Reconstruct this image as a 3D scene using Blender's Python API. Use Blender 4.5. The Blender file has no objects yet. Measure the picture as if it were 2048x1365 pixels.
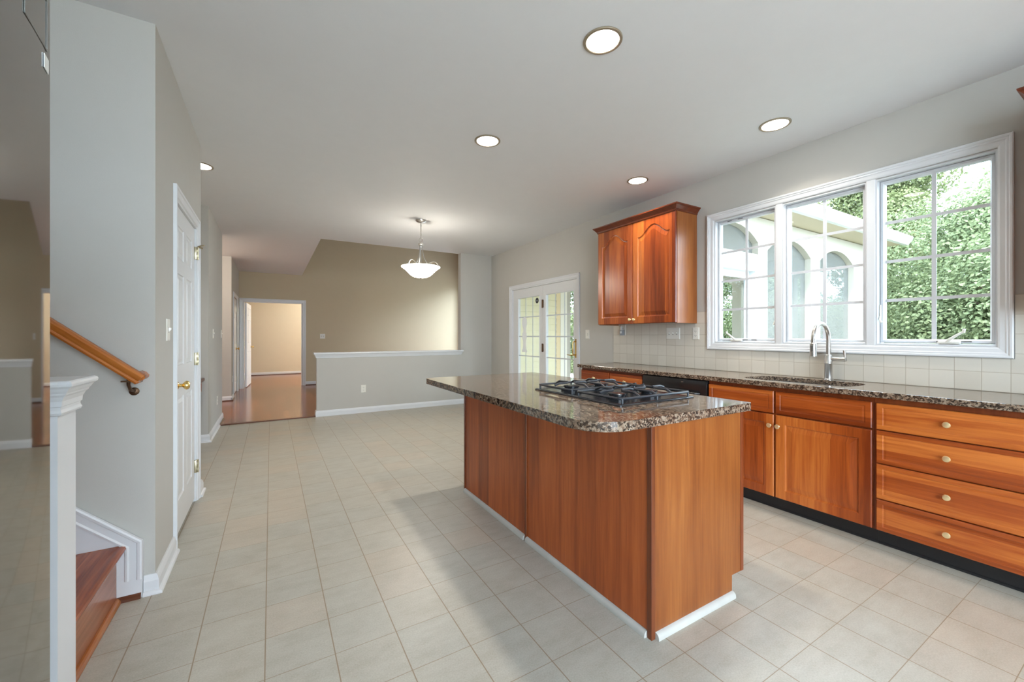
import bpy, bmesh, math, random
from mathutils import Vector, Matrix
from mathutils.geometry import tessellate_polygon

scene = bpy.context.scene
COL = scene.collection
pi = math.pi
rnd = random.Random(7)

# ------------------------------------------------------------------ camera
CAM_H = 1.235
H = 2.74                      # ceiling height
cam_d = bpy.data.cameras.new('camera')
cam = bpy.data.objects.new('camera', cam_d)
COL.objects.link(cam)
cam.location = (0, 0, CAM_H)
cam.rotation_euler = (pi / 2, 0, -0.5342)
cam_d.sensor_width = 36.0
cam_d.lens = 36.0 * 815.0 / 2048.0
cam_d.shift_y = -10.5 / 2048.0
cam_d.clip_start = 0.02
cam_d.clip_end = 200
scene.camera = cam

# ------------------------------------------------------------------ sky, sun, exposure
scene.view_settings.view_transform = 'Standard'
scene.view_settings.look = 'None'
scene.view_settings.gamma = 1.0
scene.view_settings.exposure = 1.32
scene.view_settings.use_curve_mapping = False
scene.cycles.use_denoising = True
scene.cycles.max_bounces = 10
scene.cycles.diffuse_bounces = 6
scene.cycles.glossy_bounces = 5
scene.cycles.transparent_max_bounces = 16
scene.cycles.caustics_reflective = False
scene.cycles.caustics_refractive = False
scene.cycles.sample_clamp_indirect = 6.0

world = bpy.data.worlds.new('world')
scene.world = world
world.use_nodes = True
wn = world.node_tree
bg = wn.nodes['Background']
bg.inputs['Color'].default_value = (0.70, 0.85, 1.0, 1)
bg.inputs['Strength'].default_value = 6.8

sun_d = bpy.data.lights.new('sun', 'SUN')
sun = bpy.data.objects.new('sun', sun_d)
COL.objects.link(sun)
sun_d.energy = 5.0
sun_d.color = (1.0, 0.97, 0.93)
sun_d.angle = math.radians(4)
sun.location = (-6, -6, 12)
sun.rotation_euler = Vector((0.55, 0.50, -1.0)).to_track_quat('-Z', 'Y').to_euler()

CAN_W = 3.5         # recessed lights
PEND_W = 18.0       # pendant bulb
DEN_W = 75.0        # added, unseen lamp that brightens the far room
HALL_W = 30.0
WIN_REAR_W = 60.0


# ------------------------------------------------------------------ material helpers
class NT:
    def __init__(s, name):
        s.m = bpy.data.materials.new(name)
        s.m.use_nodes = True
        s.t = s.m.node_tree
        s.b = s.t.nodes['Principled BSDF']
        s.out = s.t.nodes['Material Output']

    def n(s, typ, **kw):
        nd = s.t.nodes.new(typ)
        for k, v in kw.items():
            setattr(nd, k, v)
        return nd

    def l(s, a, b):
        s.t.links.new(a, b)

    def val(s, x, sock):
        if isinstance(x, (int, float)):
            sock.default_value = x
        elif isinstance(x, tuple):
            sock.default_value = x if len(x) == 4 or sock.type == 'VECTOR' else (*x, 1)
        else:
            s.l(x, sock)

    def math(s, op, a, b=0.0, c=None):
        nd = s.n('ShaderNodeMath', operation=op)
        s.val(a, nd.inputs[0])
        s.val(b, nd.inputs[1])
        if c is not None:
            s.val(c, nd.inputs[2])
        return nd.outputs[0]

    def mix(s, f, a, b, blend='MIX'):
        nd = s.n('ShaderNodeMix', data_type='RGBA', blend_type=blend)
        s.val(f, nd.inputs[0])
        s.val(a, nd.inputs[6])
        s.val(b, nd.inputs[7])
        return nd.outputs[2]

    def coords(s, out='Object'):
        return s.n('ShaderNodeTexCoord').outputs[out]

    def sep(s, v):
        nd = s.n('ShaderNodeSeparateXYZ')
        s.l(v, nd.inputs[0])
        return nd.outputs

    def comb(s, x, y, z=0.0):
        nd = s.n('ShaderNodeCombineXYZ')
        for v, i in ((x, 0), (y, 1), (z, 2)):
            s.val(v, nd.inputs[i])
        return nd.outputs[0]

    def noise(s, v, scale, detail=3.0, rough=0.55, dist=0.0):
        nd = s.n('ShaderNodeTexNoise')
        if v is not None:
            s.l(v, nd.inputs['Vector'])
        nd.inputs['Scale'].default_value = scale
        nd.inputs['Detail'].default_value = detail
        nd.inputs['Roughness'].default_value = rough
        nd.inputs['Distortion'].default_value = dist
        return nd.outputs[0]

    def white(s, v):
        nd = s.n('ShaderNodeTexWhiteNoise', noise_dimensions='3D')
        s.l(v, nd.inputs['Vector'])
        return nd.outputs['Value']

    def voro(s, v, scale, feature='F1', out='Color', rand=1.0):
        nd = s.n('ShaderNodeTexVoronoi', feature=feature)
        s.l(v, nd.inputs['Vector'])
        nd.inputs['Scale'].default_value = scale
        nd.inputs['Randomness'].default_value = rand
        return nd.outputs[out]

    def ramp(s, f, stops, interp='LINEAR'):
        nd = s.n('ShaderNodeValToRGB')
        nd.color_ramp.interpolation = interp
        e = nd.color_ramp.elements
        while len(e) > 1:
            e.remove(e[-1])
        e[0].position = stops[0][0]
        e[0].color = (*stops[0][1], 1)
        for p, c in stops[1:]:
            x = e.new(p)
            x.color = (*c, 1)
        s.l(f, nd.inputs[0])
        return nd.outputs[0]

    def bump(s, h, strength=0.2, dist=0.01):
        nd = s.n('ShaderNodeBump')
        nd.inputs['Strength'].default_value = strength
        nd.inputs['Distance'].default_value = dist
        s.l(h, nd.inputs['Height'])
        s.l(nd.outputs[0], s.b.inputs['Normal'])

    def base(s, c, rough=0.5, metal=0.0, spec=0.5):
        s.val(c, s.b.inputs['Base Color'])
        s.val(rough, s.b.inputs['Roughness'])
        s.b.inputs['Metallic'].default_value = metal
        s.b.inputs['Specular IOR Level'].default_value = spec
        return s.m


def hexc(r, g, b):
    def f(c):
        c /= 255.0
        return c / 12.92 if c <= 0.04045 else ((c + 0.055) / 1.055) ** 2.4
    return (f(r), f(g), f(b))


def plain(name, c, rough=0.5, metal=0.0, spec=0.5, bump=0.0, bscale=400, var=0.0):
    t = NT(name)
    col = c
    if var:
        nz = t.noise(t.coords(), 9.0, 4)
        d = tuple(x * (1 - var) for x in c)
        u = tuple(min(1, x * (1 + var)) for x in c)
        col = t.mix(nz, d, u)
    m = t.base(col, rough, metal, spec)
    if bump:
        t.bump(t.noise(t.coords(), bscale, 2), bump, 0.002)
    return m


def wall_paint(name, c):
    return plain(name, c, 0.75, spec=0.25, bump=0.12, bscale=260, var=0.02)


def wood(name, dark, mid, light, axis='z', plank=0.085, rough=0.3, var=0.75, knots=0.0, spec=0.5):
    """boards glued side by side, grain along z ('z') or along the horizontal ('h')"""
    t = NT(name)
    x, y, z = t.sep(t.coords())
    r = t.n('ShaderNodeObjectInfo').outputs['Random']
    h = t.math('ADD', x, y)
    if axis == 'y':                      # along the step
        ac, al = t.math('ADD', x, z), y
    elif axis == 's':                      # along the sloping handrail
        ac = t.math('ADD', t.math('MULTIPLY', x, 0.649), t.math('ADD', t.math('MULTIPLY', z, 0.761), y))
        al = t.math('SUBTRACT', t.math('MULTIPLY', z, 0.649), t.math('MULTIPLY', x, 0.761))
    else:
        ac, al = (h, z) if axis == 'z' else (z, h)
    off = t.math('MULTIPLY', r, 13.7)
    ac = t.math('ADD', ac, off)
    al = t.math('ADD', al, t.math('MULTIPLY', r, 5.3))
    wav = t.noise(t.comb(t.math('MULTIPLY', ac, 3.0), t.math('MULTIPLY', al, 0.9), off), 1.6, 2)
    acw = t.math('ADD', ac, t.math('MULTIPLY', wav, 0.03))
    pl = t.math('FLOOR', t.math('DIVIDE', ac, plank))
    tone = t.white(t.comb(pl, off, 3.1))
    grain = t.noise(t.comb(t.math('MULTIPLY', acw, 42.0), t.math('MULTIPLY', al, 1.7), t.math('MULTIPLY', pl, 1.9)), 1.5, 6, 0.62, 0.35)
    broad = t.noise(t.comb(t.math('MULTIPLY', acw, 9.0), t.math('MULTIPLY', al, 0.7), pl), 1.4, 3, 0.5, 0.6)
    f = t.math('ADD', t.math('MULTIPLY', grain, 0.55), t.math('MULTIPLY', broad, 0.45))
    f = t.math('ADD', f, t.math('MULTIPLY', t.math('SUBTRACT', tone, 0.5), 0.34 * var))
    c = t.ramp(f, [(0.24, dark), (0.5, mid), (0.76, light)])
    if knots:
        sp = t.noise(t.comb(t.math('MULTIPLY', ac, 60.0), t.math('MULTIPLY', al, 30.0), off), 1.0, 1)
        k = t.math('GREATER_THAN', sp, 1 - knots)
        c = t.mix(t.math('MULTIPLY', k, 0.6), c, tuple(v * 0.3 for v in dark))
    m = t.base(c, rough, spec=spec)
    t.bump(grain, 0.06, 0.003)
    return m


def granite(name):
    t = NT(name)
    co = t.coords()
    nz = t.n('ShaderNodeTexNoise')
    t.l(co, nz.inputs['Vector'])
    nz.inputs['Scale'].default_value = 70
    nz.inputs['Detail'].default_value = 3
    vm = t.n('ShaderNodeVectorMath', operation='MULTIPLY_ADD')
    t.l(nz.outputs['Color'], vm.inputs[0])
    vm.inputs[1].default_value = (0.022, 0.022, 0.022)
    t.l(co, vm.inputs[2])
    wc = vm.outputs[0]
    bw = t.n('ShaderNodeRGBToBW')
    t.l(t.voro(wc, 120), bw.inputs[0])
    n1 = t.noise(wc, 62, 4, 0.72)
    n2 = t.noise(co, 15, 3, 0.6)
    f = t.math('ADD', t.math('MULTIPLY', bw.outputs[0], 0.6), t.math('MULTIPLY', n1, 0.4))
    c = t.ramp(f, [(0.26, (0.008, 0.007, 0.006)), (0.40, (0.018, 0.015, 0.013)), (0.45, (0.11, 0.070, 0.045)),
                   (0.54, (0.215, 0.145, 0.098)), (0.62, (0.27, 0.205, 0.148)), (0.74, (0.33, 0.265, 0.20))])
    blk = t.math('GREATER_THAN', t.noise(wc, 45, 4, 0.68), 0.575)
    c = t.mix(t.math('MULTIPLY', blk, 0.88), c, (0.012, 0.010, 0.009))
    c = t.mix(t.math('MULTIPLY', n2, 0.26), c, (0.20, 0.125, 0.08))
    return t.base(c, 0.07, spec=0.55)


def tile_floor(name):
    t = NT(name)
    x, y, z = t.sep(t.coords())
    px, py, ox, oy = 0.2344, 0.2285, -0.488, 0.795
    u = t.math('DIVIDE', t.math('SUBTRACT', x, ox), px)
    v = t.math('DIVIDE', t.math('SUBTRACT', y, oy), py)
    fu, fv = t.math('FLOOR', u), t.math('FLOOR', v)
    tone = t.white(t.comb(fu, fv, 1.0))
    tone2 = t.white(t.comb(fu, fv, 7.0))

    def edge(w, pitch):
        d = t.math('ABSOLUTE', t.math('SUBTRACT', t.math('FRACT', w), 0.5))
        return t.math('MULTIPLY', t.math('SUBTRACT', 0.5, d), pitch)
    ex, ey = edge(u, px), edge(v, py)
    gx = t.math('LESS_THAN', ex, 0.0021)
    gy = t.math('LESS_THAN', ey, 0.0013)
    g = t.math('MAXIMUM', gx, gy)
    co = t.coords()
    mott = t.noise(co, 6.5, 5, 0.65)
    stretch = t.noise(t.comb(t.math('MULTIPLY', x, 7.0), t.math('MULTIPLY', y, 22.0), tone), 1.0, 4, 0.6)
    fine = t.noise(co, 160, 3, 0.7)
    c = t.ramp(t.math('ADD', t.math('MULTIPLY', mott, 0.55), t.math('MULTIPLY', stretch, 0.45)),
               [(0.25, hexc(149, 144, 129)), (0.5, hexc(168, 164, 152)), (0.75, hexc(180, 179, 168))])
    c = t.mix(t.math('MULTIPLY', tone, 0.16), c, hexc(190, 172, 146))
    rust = t.math('MULTIPLY', t.math('GREATER_THAN', tone2, 0.82), t.math('MULTIPLY', mott, 0.30))
    c = t.mix(rust, c, hexc(196, 160, 128))
    c = t.mix(0.16, c, t.ramp(fine, [(0.3, (0.22, 0.2, 0.17)), (0.7, (0.75, 0.74, 0.68))]))
    c = t.mix(t.math('MULTIPLY', g, 0.85), c, hexc(133, 112, 86))
    rr = t.math('ADD', 0.30, t.math('MULTIPLY', mott, 0.14))
    m = t.base(c, rr, spec=0.5)
    hgt = t.math('ADD', t.math('SUBTRACT', 1.0, g), t.math('MULTIPLY', fine, 0.12))
    t.bump(hgt, 0.25, 0.002)
    return m


def tile_wall(name):
    t = NT(name)
    x, y, z = t.sep(t.coords())
    p, oy, oz = 0.1108, 1.764, 1.0235
    u = t.math('DIVIDE', t.math('SUBTRACT', y, oy), p)
    v = t.math('DIVIDE', t.math('SUBTRACT', z, oz), p)

    def edge(w):
        d = t.math('ABSOLUTE', t.math('SUBTRACT', t.math('FRACT', w), 0.5))
        return t.math('MULTIPLY', t.math('SUBTRACT', 0.5, d), p)
    e = t.math('MINIMUM', edge(u), edge(v))
    g = t.math('LESS_THAN', e, 0.0012)
    tone = t.white(t.comb(t.math('FLOOR', u), t.math('FLOOR', v), 2.0))
    c = t.mix(tone, hexc(205, 198, 184), hexc(212, 206, 193))
    c = t.mix(t.math('MULTIPLY', g, 0.8), c, hexc(160, 148, 128))
    m = t.base(c, 0.22)
    t.bump(t.math('MINIMUM', t.math('MULTIPLY', e, 200.0), 1.0), 0.25, 0.002)
    return m


def plank_floor(name):
    t = NT(name)
    x, y, z = t.sep(t.coords())
    w = 0.083
    u = t.math('DIVIDE', x, w)
    iu = t.math('FLOOR', u)
    yo = t.math('ADD', y, t.math('MULTIPLY', t.white(t.comb(iu, 0.0, 5.0)), 3.0))
    iv = t.math('FLOOR', t.math('DIVIDE', yo, 0.9))
    tone = t.white(t.comb(iu, iv, 1.0))
    d = t.math('SUBTRACT', 0.5, t.math('ABSOLUTE', t.math('SUBTRACT', t.math('FRACT', u), 0.5)))
    g = t.math('LESS_THAN', d, 0.018)
    gr = t.noise(t.comb(t.math('MULTIPLY', x, 60.0), t.math('MULTIPLY', y, 2.2), t.math('MULTIPLY', tone, 9.0)), 1.0, 5, 0.6, 0.4)
    f = t.math('ADD', t.math('MULTIPLY', gr, 0.55), t.math('MULTIPLY', tone, 0.42))
    c = t.ramp(f, [(0.2, hexc(104, 54, 28)), (0.5, hexc(140, 78, 43)), (0.8, hexc(160, 94, 54))])
    c = t.mix(t.math('MULTIPLY', g, 0.7), c, hexc(70, 34, 18))
    return t.base(c, 0.16)


def see_through(name, tint, gloss_col, ior_mix=0.015, rough=0.0):
    """glass pane: mostly clear, a thin mirror-like sheen on top"""
    t = NT(name)
    t.t.nodes.remove(t.b)
    tr = t.n('ShaderNodeBsdfTransparent')
    tr.inputs[0].default_value = (*tint, 1)
    gl = t.n('ShaderNodeBsdfGlossy')
    gl.inputs['Color'].default_value = (*gloss_col, 1)
    gl.inputs['Roughness'].default_value = rough
    lw = t.n('ShaderNodeLayerWeight')
    lw.inputs[0].default_value = 0.5
    fac = t.math('ADD', ior_mix, t.math('MULTIPLY', t.math('POWER', lw.outputs['Facing'], 5.0), 0.55))
    mx = t.n('ShaderNodeMixShader')
    t.l(fac, mx.inputs[0])
    t.l(tr.outputs[0], mx.inputs[1])
    t.l(gl.outputs[0], mx.inputs[2])
    t.l(mx.outputs[0], t.out.inputs[0])
    return t.m


def screen_mesh(name, c, opac):
    t = NT(name)
    t.t.nodes.remove(t.b)
    tr = t.n('ShaderNodeBsdfTransparent')
    df = t.n('ShaderNodeBsdfDiffuse')
    df.inputs[0].default_value = (*c, 1)
    mx = t.n('ShaderNodeMixShader')
    mx.inputs[0].default_value = opac
    t.l(tr.outputs[0], mx.inputs[1])
    t.l(df.outputs[0], mx.inputs[2])
    t.l(mx.outputs[0], t.out.inputs[0])
    return t.m


def emit(name, c, s):
    t = NT(name)
    t.base((0.8, 0.8, 0.8), 0.4)
    t.b.inputs['Emission Color'].default_value = (*c, 1)
    t.b.inputs['Emission Strength'].default_value = s
    return t.m


def leaf_mat(name, a, b):
    t = NT(name)
    co = t.coords()
    nz = t.noise(co, 1.3, 3)
    vo = t.white(t.n('ShaderNodeNewGeometry').outputs['Random Per Island']) if False else t.n('ShaderNodeNewGeometry').outputs['Random Per Island']
    f = t.math('ADD', t.math('MULTIPLY', nz, 0.5), t.math('MULTIPLY', vo, 0.5))
    c = t.mix(f, a, b)
    t.base(c, 0.55, spec=0.3)
    tl = t.n('ShaderNodeBsdfTranslucent')
    t.l(c, tl.inputs[0])
    mx = t.n('ShaderNodeMixShader')
    mx.inputs[0].default_value = 0.4
    t.l(t.b.outputs[0], mx.inputs[1])
    t.l(tl.outputs[0], mx.inputs[2])
    t.l(mx.outputs[0], t.out.inputs[0])
    return t.m


def reflective_steel(name, c, rough):
    t = NT(name)
    nz = t.noise(t.comb(*[t.math('MULTIPLY', o, k) for o, k in zip(t.sep(t.coords()), (3.0, 3.0, 900.0))]), 1.0, 2)
    r = t.math('ADD', rough, t.math('MULTIPLY', nz, 0.03))
    return t.base(c, r, 1.0)


M = {}
M['wall'] = wall_paint('greige_wall_paint', (0.49, 0.472, 0.432))
M['wall_warm'] = wall_paint('beige_wall_paint', (0.68, 0.61, 0.47))
M['wall_tan'] = wall_paint('tan_wall_paint', (0.58, 0.49, 0.345))
M['ceiling'] = wall_paint('ceiling_paint', (0.72, 0.725, 0.73))
M['white'] = plain('white_trim_paint', (0.68, 0.69, 0.70), 0.35, var=0.02)
M['dullwhite'] = plain('dull_white_paint', (0.50, 0.49, 0.45), 0.5, var=0.15)  # greyer, mottled white for the island shoe moulding
M['door'] = plain('white_door_paint', (0.68, 0.685, 0.68), 0.4)
M['vinyl'] = plain('white_vinyl', (0.60, 0.61, 0.63), 0.35)
M['plastic'] = plain('ivory_plastic', (0.76, 0.74, 0.67), 0.35)
M['slot'] = plain('dark_slots', (0.10, 0.09, 0.08), 0.5)
M['tile'] = tile_floor('beige_floor_tile')
M['walltile'] = tile_wall('cream_wall_tile')
M['plank'] = plank_floor('red_oak_planks')
CH = (hexc(113, 45, 14), hexc(159, 75, 27), hexc(197, 114, 50))
M['cherry_v'] = wood('cherry_upright_grain', *CH, axis='z', rough=0.28, var=1.35)
M['cherry_h'] = wood('cherry_level_grain', *CH, axis='h', rough=0.28, var=1.1)
M['cherry_dark'] = wood('cherry_frame', hexc(81, 32, 13), hexc(110, 49, 22), hexc(131, 65, 31), axis='z', plank=0.4, rough=0.3)
M['veneer'] = wood('cherry_veneer', hexc(117, 49, 20), hexc(166, 81, 33), hexc(199, 106, 48), axis='z', plank=0.16, rough=0.32, var=0.55, knots=0.17)
M['veneer_end'] = wood('oak_look_end_veneer', hexc(105, 53, 22), hexc(137, 76, 32), hexc(160, 98, 46), axis='z', plank=0.6, rough=0.34, var=0.3)
M['post'] = wood('cherry_post', hexc(88, 40, 18), hexc(115, 58, 27), hexc(135, 74, 38), axis='z', plank=0.5)
M['oak'] = wood('golden_oak_rail', hexc(111, 57, 20), hexc(151, 85, 34), hexc(184, 119, 57), axis='h', plank=0.5, rough=0.25)
M['oak_slope'] = wood('golden_oak_sloping_grain', hexc(123, 64, 22), hexc(167, 95, 37), hexc(205, 132, 64), axis='s', plank=0.9, rough=0.22, var=0.2)
M['tread'] = wood('red_oak_tread', hexc(112, 52, 30), hexc(174, 94, 57), hexc(204, 124, 82), axis='y', plank=0.12, rough=0.25, var=0.8)
M['riser'] = wood('red_oak_riser', hexc(117, 64, 37), hexc(151, 91, 57), hexc(176, 117, 77), axis='h', plank=0.6, rough=0.25)
M['darkwood'] = wood('dark_shoe_wood', hexc(63, 31, 16), hexc(86, 45, 25), hexc(104, 58, 32), axis='h', plank=0.5)
M['granite'] = granite('speckled_granite')
M['black'] = plain('black_laminate', (0.012, 0.012, 0.013), 0.4, var=0.1)
M['dish'] = plain('black_appliance', (0.014, 0.013, 0.013), 0.22)
M['enamel'] = plain('black_enamel', (0.016, 0.018, 0.022), 0.16)
M['iron'] = plain('cast_iron', (0.028, 0.031, 0.038), 0.36, spec=0.6)
M['brass'] = plain('polished_brass', (0.80, 0.55, 0.20), 0.16, 1.0)
M['brass_pale'] = plain('satin_brass', (0.92, 0.74, 0.42), 0.3, 0.75)
M['nickel'] = plain('brushed_nickel', (0.55, 0.53, 0.50), 0.28, 1.0)
M['steel'] = plain('sink_steel', (0.62, 0.62, 0.62), 0.3, 1.0)
M['hinge'] = plain('hinge_brass', (0.50, 0.44, 0.30), 0.3, 1.0)
M['bronze'] = plain('dark_bronze', (0.10, 0.055, 0.03), 0.4, 0.8)
M['canring'] = plain('tan_trim_ring', (0.36, 0.30, 0.22), 0.35, 0.5)
M['fridge'] = reflective_steel('dark_stainless', (0.34, 0.335, 0.325), 0.03)
M['fridge_side'] = plain('fridge_side_grey', (0.10, 0.10, 0.105), 0.45)
M['outline'] = plain('faint_grey_print', (0.22, 0.22, 0.21), 0.3, 0.6)
M['label'] = plain('white_label', (0.80, 0.82, 0.80), 0.4)
M['lens'] = emit('lamp_lens', (1.0, 0.95, 0.88), 9.0)
M['reflector'] = plain('can_reflector', (0.86, 0.83, 0.76), 0.25)
M['bowl'] = emit('alabaster_bowl', (1.0, 0.93, 0.82), 14.0)
M['globe'] = emit('frosted_globe', (1.0, 0.93, 0.82), 2.0)
M['liner'] = plain('bowl_inside', (0.85, 0.82, 0.74), 0.4)
M['glass'] = see_through('window_glass', (0.84, 0.86, 0.85), (1, 1, 1))
M['doorglass'] = see_through('door_glass', (0.97, 0.98, 0.975), (1, 1, 1))
M['screen'] = screen_mesh('insect_screen', (0.20, 0.20, 0.19), 0.5)
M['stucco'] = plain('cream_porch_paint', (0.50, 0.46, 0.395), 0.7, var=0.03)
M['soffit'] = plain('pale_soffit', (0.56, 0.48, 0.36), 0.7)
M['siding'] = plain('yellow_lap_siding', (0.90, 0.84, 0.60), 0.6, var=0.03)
M['creamtrim'] = plain('cream_corner_paint', (0.88, 0.84, 0.74), 0.6)
M['tantrim'] = plain('tan_corner_trim', (0.84, 0.68, 0.42), 0.6)
M['shingle'] = plain('roof_shingles', (0.22, 0.20, 0.18), 0.9, bump=0.6, bscale=60, var=0.2)
M['grass'] = plain('lawn_green', (0.20, 0.20, 0.16), 0.9, bump=0.6, bscale=90, var=0.35)
M['deck'] = plain('porch_deck', (0.58, 0.55, 0.50), 0.7, var=0.1)
M['concrete'] = plain('pale_concrete', (0.58, 0.57, 0.55), 0.85, var=0.05)
M['leaf_a'] = leaf_mat('maple_leaves', (0.085, 0.125, 0.055), (0.31, 0.355, 0.195))
M['leaf_b'] = leaf_mat('oak_leaves', (0.09, 0.12, 0.045), (0.28, 0.31, 0.15))
M['leaf_c'] = leaf_mat('cedar_leaves', (0.10, 0.12, 0.05), (0.27, 0.28, 0.14))
M['bark'] = plain('bark', (0.16, 0.12, 0.09), 0.9, bump=0.8, bscale=40, var=0.3)
M['black_sticker'] = plain('black_sticker', (0.02, 0.02, 0.02), 0.4)
M['white_sticker'] = plain('white_sticker', (0.85, 0.87, 0.86), 0.5)
M['greyplug'] = plain('grey_plastic', (0.30, 0.32, 0.34), 0.3)


# ------------------------------------------------------------------ mesh helpers
class MB:
    def __init__(s):
        s.bm = bmesh.new()

    def face(s, pts):
        vs = [s.bm.verts.new(p) for p in pts]
        try:
            return s.bm.faces.new(vs)
        except ValueError:
            return None

    def box(s, x0, x1, y0, y1, z0, z1, bev=0.0, seg=2):
        if x0 > x1: x0, x1 = x1, x0
        if y0 > y1: y0, y1 = y1, y0
        if z0 > z1: z0, z1 = z1, z0
        mat = Matrix.Translation(((x0 + x1) / 2, (y0 + y1) / 2, (z0 + z1) / 2)) @ Matrix.Diagonal((x1 - x0, y1 - y0, z1 - z0, 1))
        r = bmesh.ops.create_cube(s.bm, size=1.0, matrix=mat)
        if bev:
            es = list({e for v in r['verts'] for e in v.link_edges})
            bmesh.ops.bevel(s.bm, geom=es, offset=bev, segments=seg, profile=0.5, affect='EDGES')
        return s

    def loops(s, loops, cap0=False, cap1=False, closed=True):
        """skin between rings with equal vertex counts"""
        rings = [[s.bm.verts.new(p) for p in L] for L in loops]
        n = len(rings[0])
        for a, b in zip(rings[:-1], rings[1:]):
            for i in range(n if closed else n - 1):
                j = (i + 1) % n
                try:
                    s.bm.faces.new((a[i], a[j], b[j], b[i]))
                except ValueError:
                    pass
        if cap0:
            s.bm.faces.new(list(reversed(rings[0])))
        if cap1:
            s.bm.faces.new(rings[-1])
        return s

    def lathe(s, prof, c=(0, 0, 0), axis='z', n=24):
        """prof: (radius, height along axis); ends at radius 0 close by themselves"""
        L = []
        for r, h in prof:
            r = max(r, 1e-5)
            ring = []
            for i in range(n):
                a = 2 * pi * i / n
                u, v = r * math.cos(a), r * math.sin(a)
                if axis == 'z':
                    p = (c[0] + u, c[1] + v, c[2] + h)
                elif axis == 'x':
                    p = (c[0] + h, c[1] + u, c[2] + v)
                else:
                    p = (c[0] + u, c[1] + h, c[2] + v)
                ring.append(p)
            L.append(ring)
        s.loops(L, prof[0][0] > 1e-4, prof[-1][0] > 1e-4)
        return s

    def tube(s, pts, r, n=10, caps=True, sec=None):
        pts = [Vector(p) for p in pts]
        rr = r if isinstance(r, (list, tuple)) else [r] * len(pts)
        rings = []
        t0 = (pts[1] - pts[0]).normalized()
        up = Vector((0, 0, 1)) if abs(t0.z) < 0.9 else Vector((1, 0, 0))
        nrm = t0.cross(up).normalized()
        for i, p in enumerate(pts):
            if i == 0:
                t = t0
            elif i == len(pts) - 1:
                t = (pts[i] - pts[i - 1]).normalized()
            else:
                t = ((pts[i + 1] - p).normalized() + (p - pts[i - 1]).normalized()).normalized()
            nrm = (nrm - t * nrm.dot(t)).normalized()
            b = t.cross(nrm)
            rings.append([p + (nrm * math.cos(2 * pi * k / n) + b * math.sin(2 * pi * k / n)) * rr[i] for k in range(n)])
        s.loops(rings, caps, caps)
        return s

    def prism(s, poly, fn, d0, d1, holes=()):
        """poly (2-D, may have holes) swept from d0 to d1; fn(a, b, d) -> world"""
        allp = [list(poly)] + [list(h) for h in holes]
        flat = [p for L in allp for p in L]
        tri = tessellate_polygon([[Vector((p[0], p[1], 0)) for p in L] for L in allp])
        for d, flip in ((d0, True), (d1, False)):
            vs = [s.bm.verts.new(fn(p[0], p[1], d)) for p in flat]
            for t in tri:
                q = [vs[i] for i in t]
                try:
                    s.bm.faces.new(q[::-1] if flip else q)
                except ValueError:
                    pass
        for L in allp:
            n = len(L)
            for i in range(n):
                a, b = L[i], L[(i + 1) % n]
                s.face([fn(a[0], a[1], d0), fn(b[0], b[1], d0), fn(b[0], b[1], d1), fn(a[0], a[1], d1)])
        return s

    def sphere(s, c, r, seg=16, sc=(1, 1, 1)):
        m = Matrix.Translation(c) @ Matrix.Diagonal((*sc, 1))
        bmesh.ops.create_uvsphere(s.bm, u_segments=seg, v_segments=max(6, seg // 2), radius=r, matrix=m)
        return s

    def build(s, name, mat, parent=None, smooth=False, weld=True, recalc=True):
        if weld:
            bmesh.ops.remove_doubles(s.bm, verts=s.bm.verts, dist=1e-5)
        if recalc:
            bmesh.ops.recalc_face_normals(s.bm, faces=s.bm.faces)
        me = bpy.data.meshes.new(name)
        if parent is not None:
            o = parent
            base = Vector((0, 0, 0))
            while o is not None:
                base += o.location
                o = o.parent
            for v in s.bm.verts:
                v.co -= base
        s.bm.to_mesh(me)
        s.bm.free()
        me.materials.append(mat)
        if smooth:
            me.polygons.foreach_set('use_smooth', [True] * len(me.polygons))
            try:
                me.set_sharp_from_angle(angle=math.radians(38))
            except Exception:
                pass
        ob = bpy.data.objects.new(name, me)
        COL.objects.link(ob)
        if parent is not None:
            ob.parent = parent
        return ob


def tag(o, label=None, cat=None, group=None, kind=None):
    if label: o['label'] = label
    if cat: o['category'] = cat
    if group: o['group'] = group
    if kind: o['kind'] = kind
    return o


def thing(name, label, cat, loc, group=None, kind=None):
    o = bpy.data.objects.new(name, None)
    o.empty_display_size = 0.05
    COL.objects.link(o)
    o.location = loc
    return tag(o, label, cat, group, kind)


def copy_tree(o, parent=None):
    c = o.copy()
    COL.objects.link(c)
    c.parent = parent
    for ch in list(o.children):
        copy_tree(ch, c)
    return c


def box(name, x0, x1, y0, y1, z0, z1, mat, parent=None, bev=0.0):
    return MB().box(x0, x1, y0, y1, z0, z1, bev).build(name, mat, parent)


def struct(name, mb, mat, label, cat):
    return tag(mb.build(name, mat), label, cat, kind='structure')


def fx(a, b, d): return (d, a, b)      # polygon in (y, z), depth along x
def fy(a, b, d): return (a, d, b)      # polygon in (x, z), depth along y
def fz(a, b, d): return (a, b, d)      # polygon in (x, y), depth along z


def rect(a0, a1, b0, b1):
    return [(a0, b0), (a1, b0), (a1, b1), (a0, b1)]


def rrect(a0, a1, b0, b1, r, n=5, corners=None):
    """rectangle with rounded corners; corners = four radii (ll, lr, ur, ul)"""
    rs = corners or (r, r, r, r)
    out = []
    for (cx, cy, a, rr) in ((a0, b0, pi, rs[0]), (a1, b0, 1.5 * pi, rs[1]), (a1, b1, 0, rs[2]), (a0, b1, 0.5 * pi, rs[3])):
        if rr <= 0:
            out.append((cx, cy))
            continue
        ox = cx + (rr if cx == a0 else -rr)
        oy = cy + (rr if cy == b0 else -rr)
        for k in range(n + 1):
            t = a + (pi / 2) * k / n
            out.append((ox + rr * math.cos(t), oy + rr * math.sin(t)))
    return out


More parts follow.
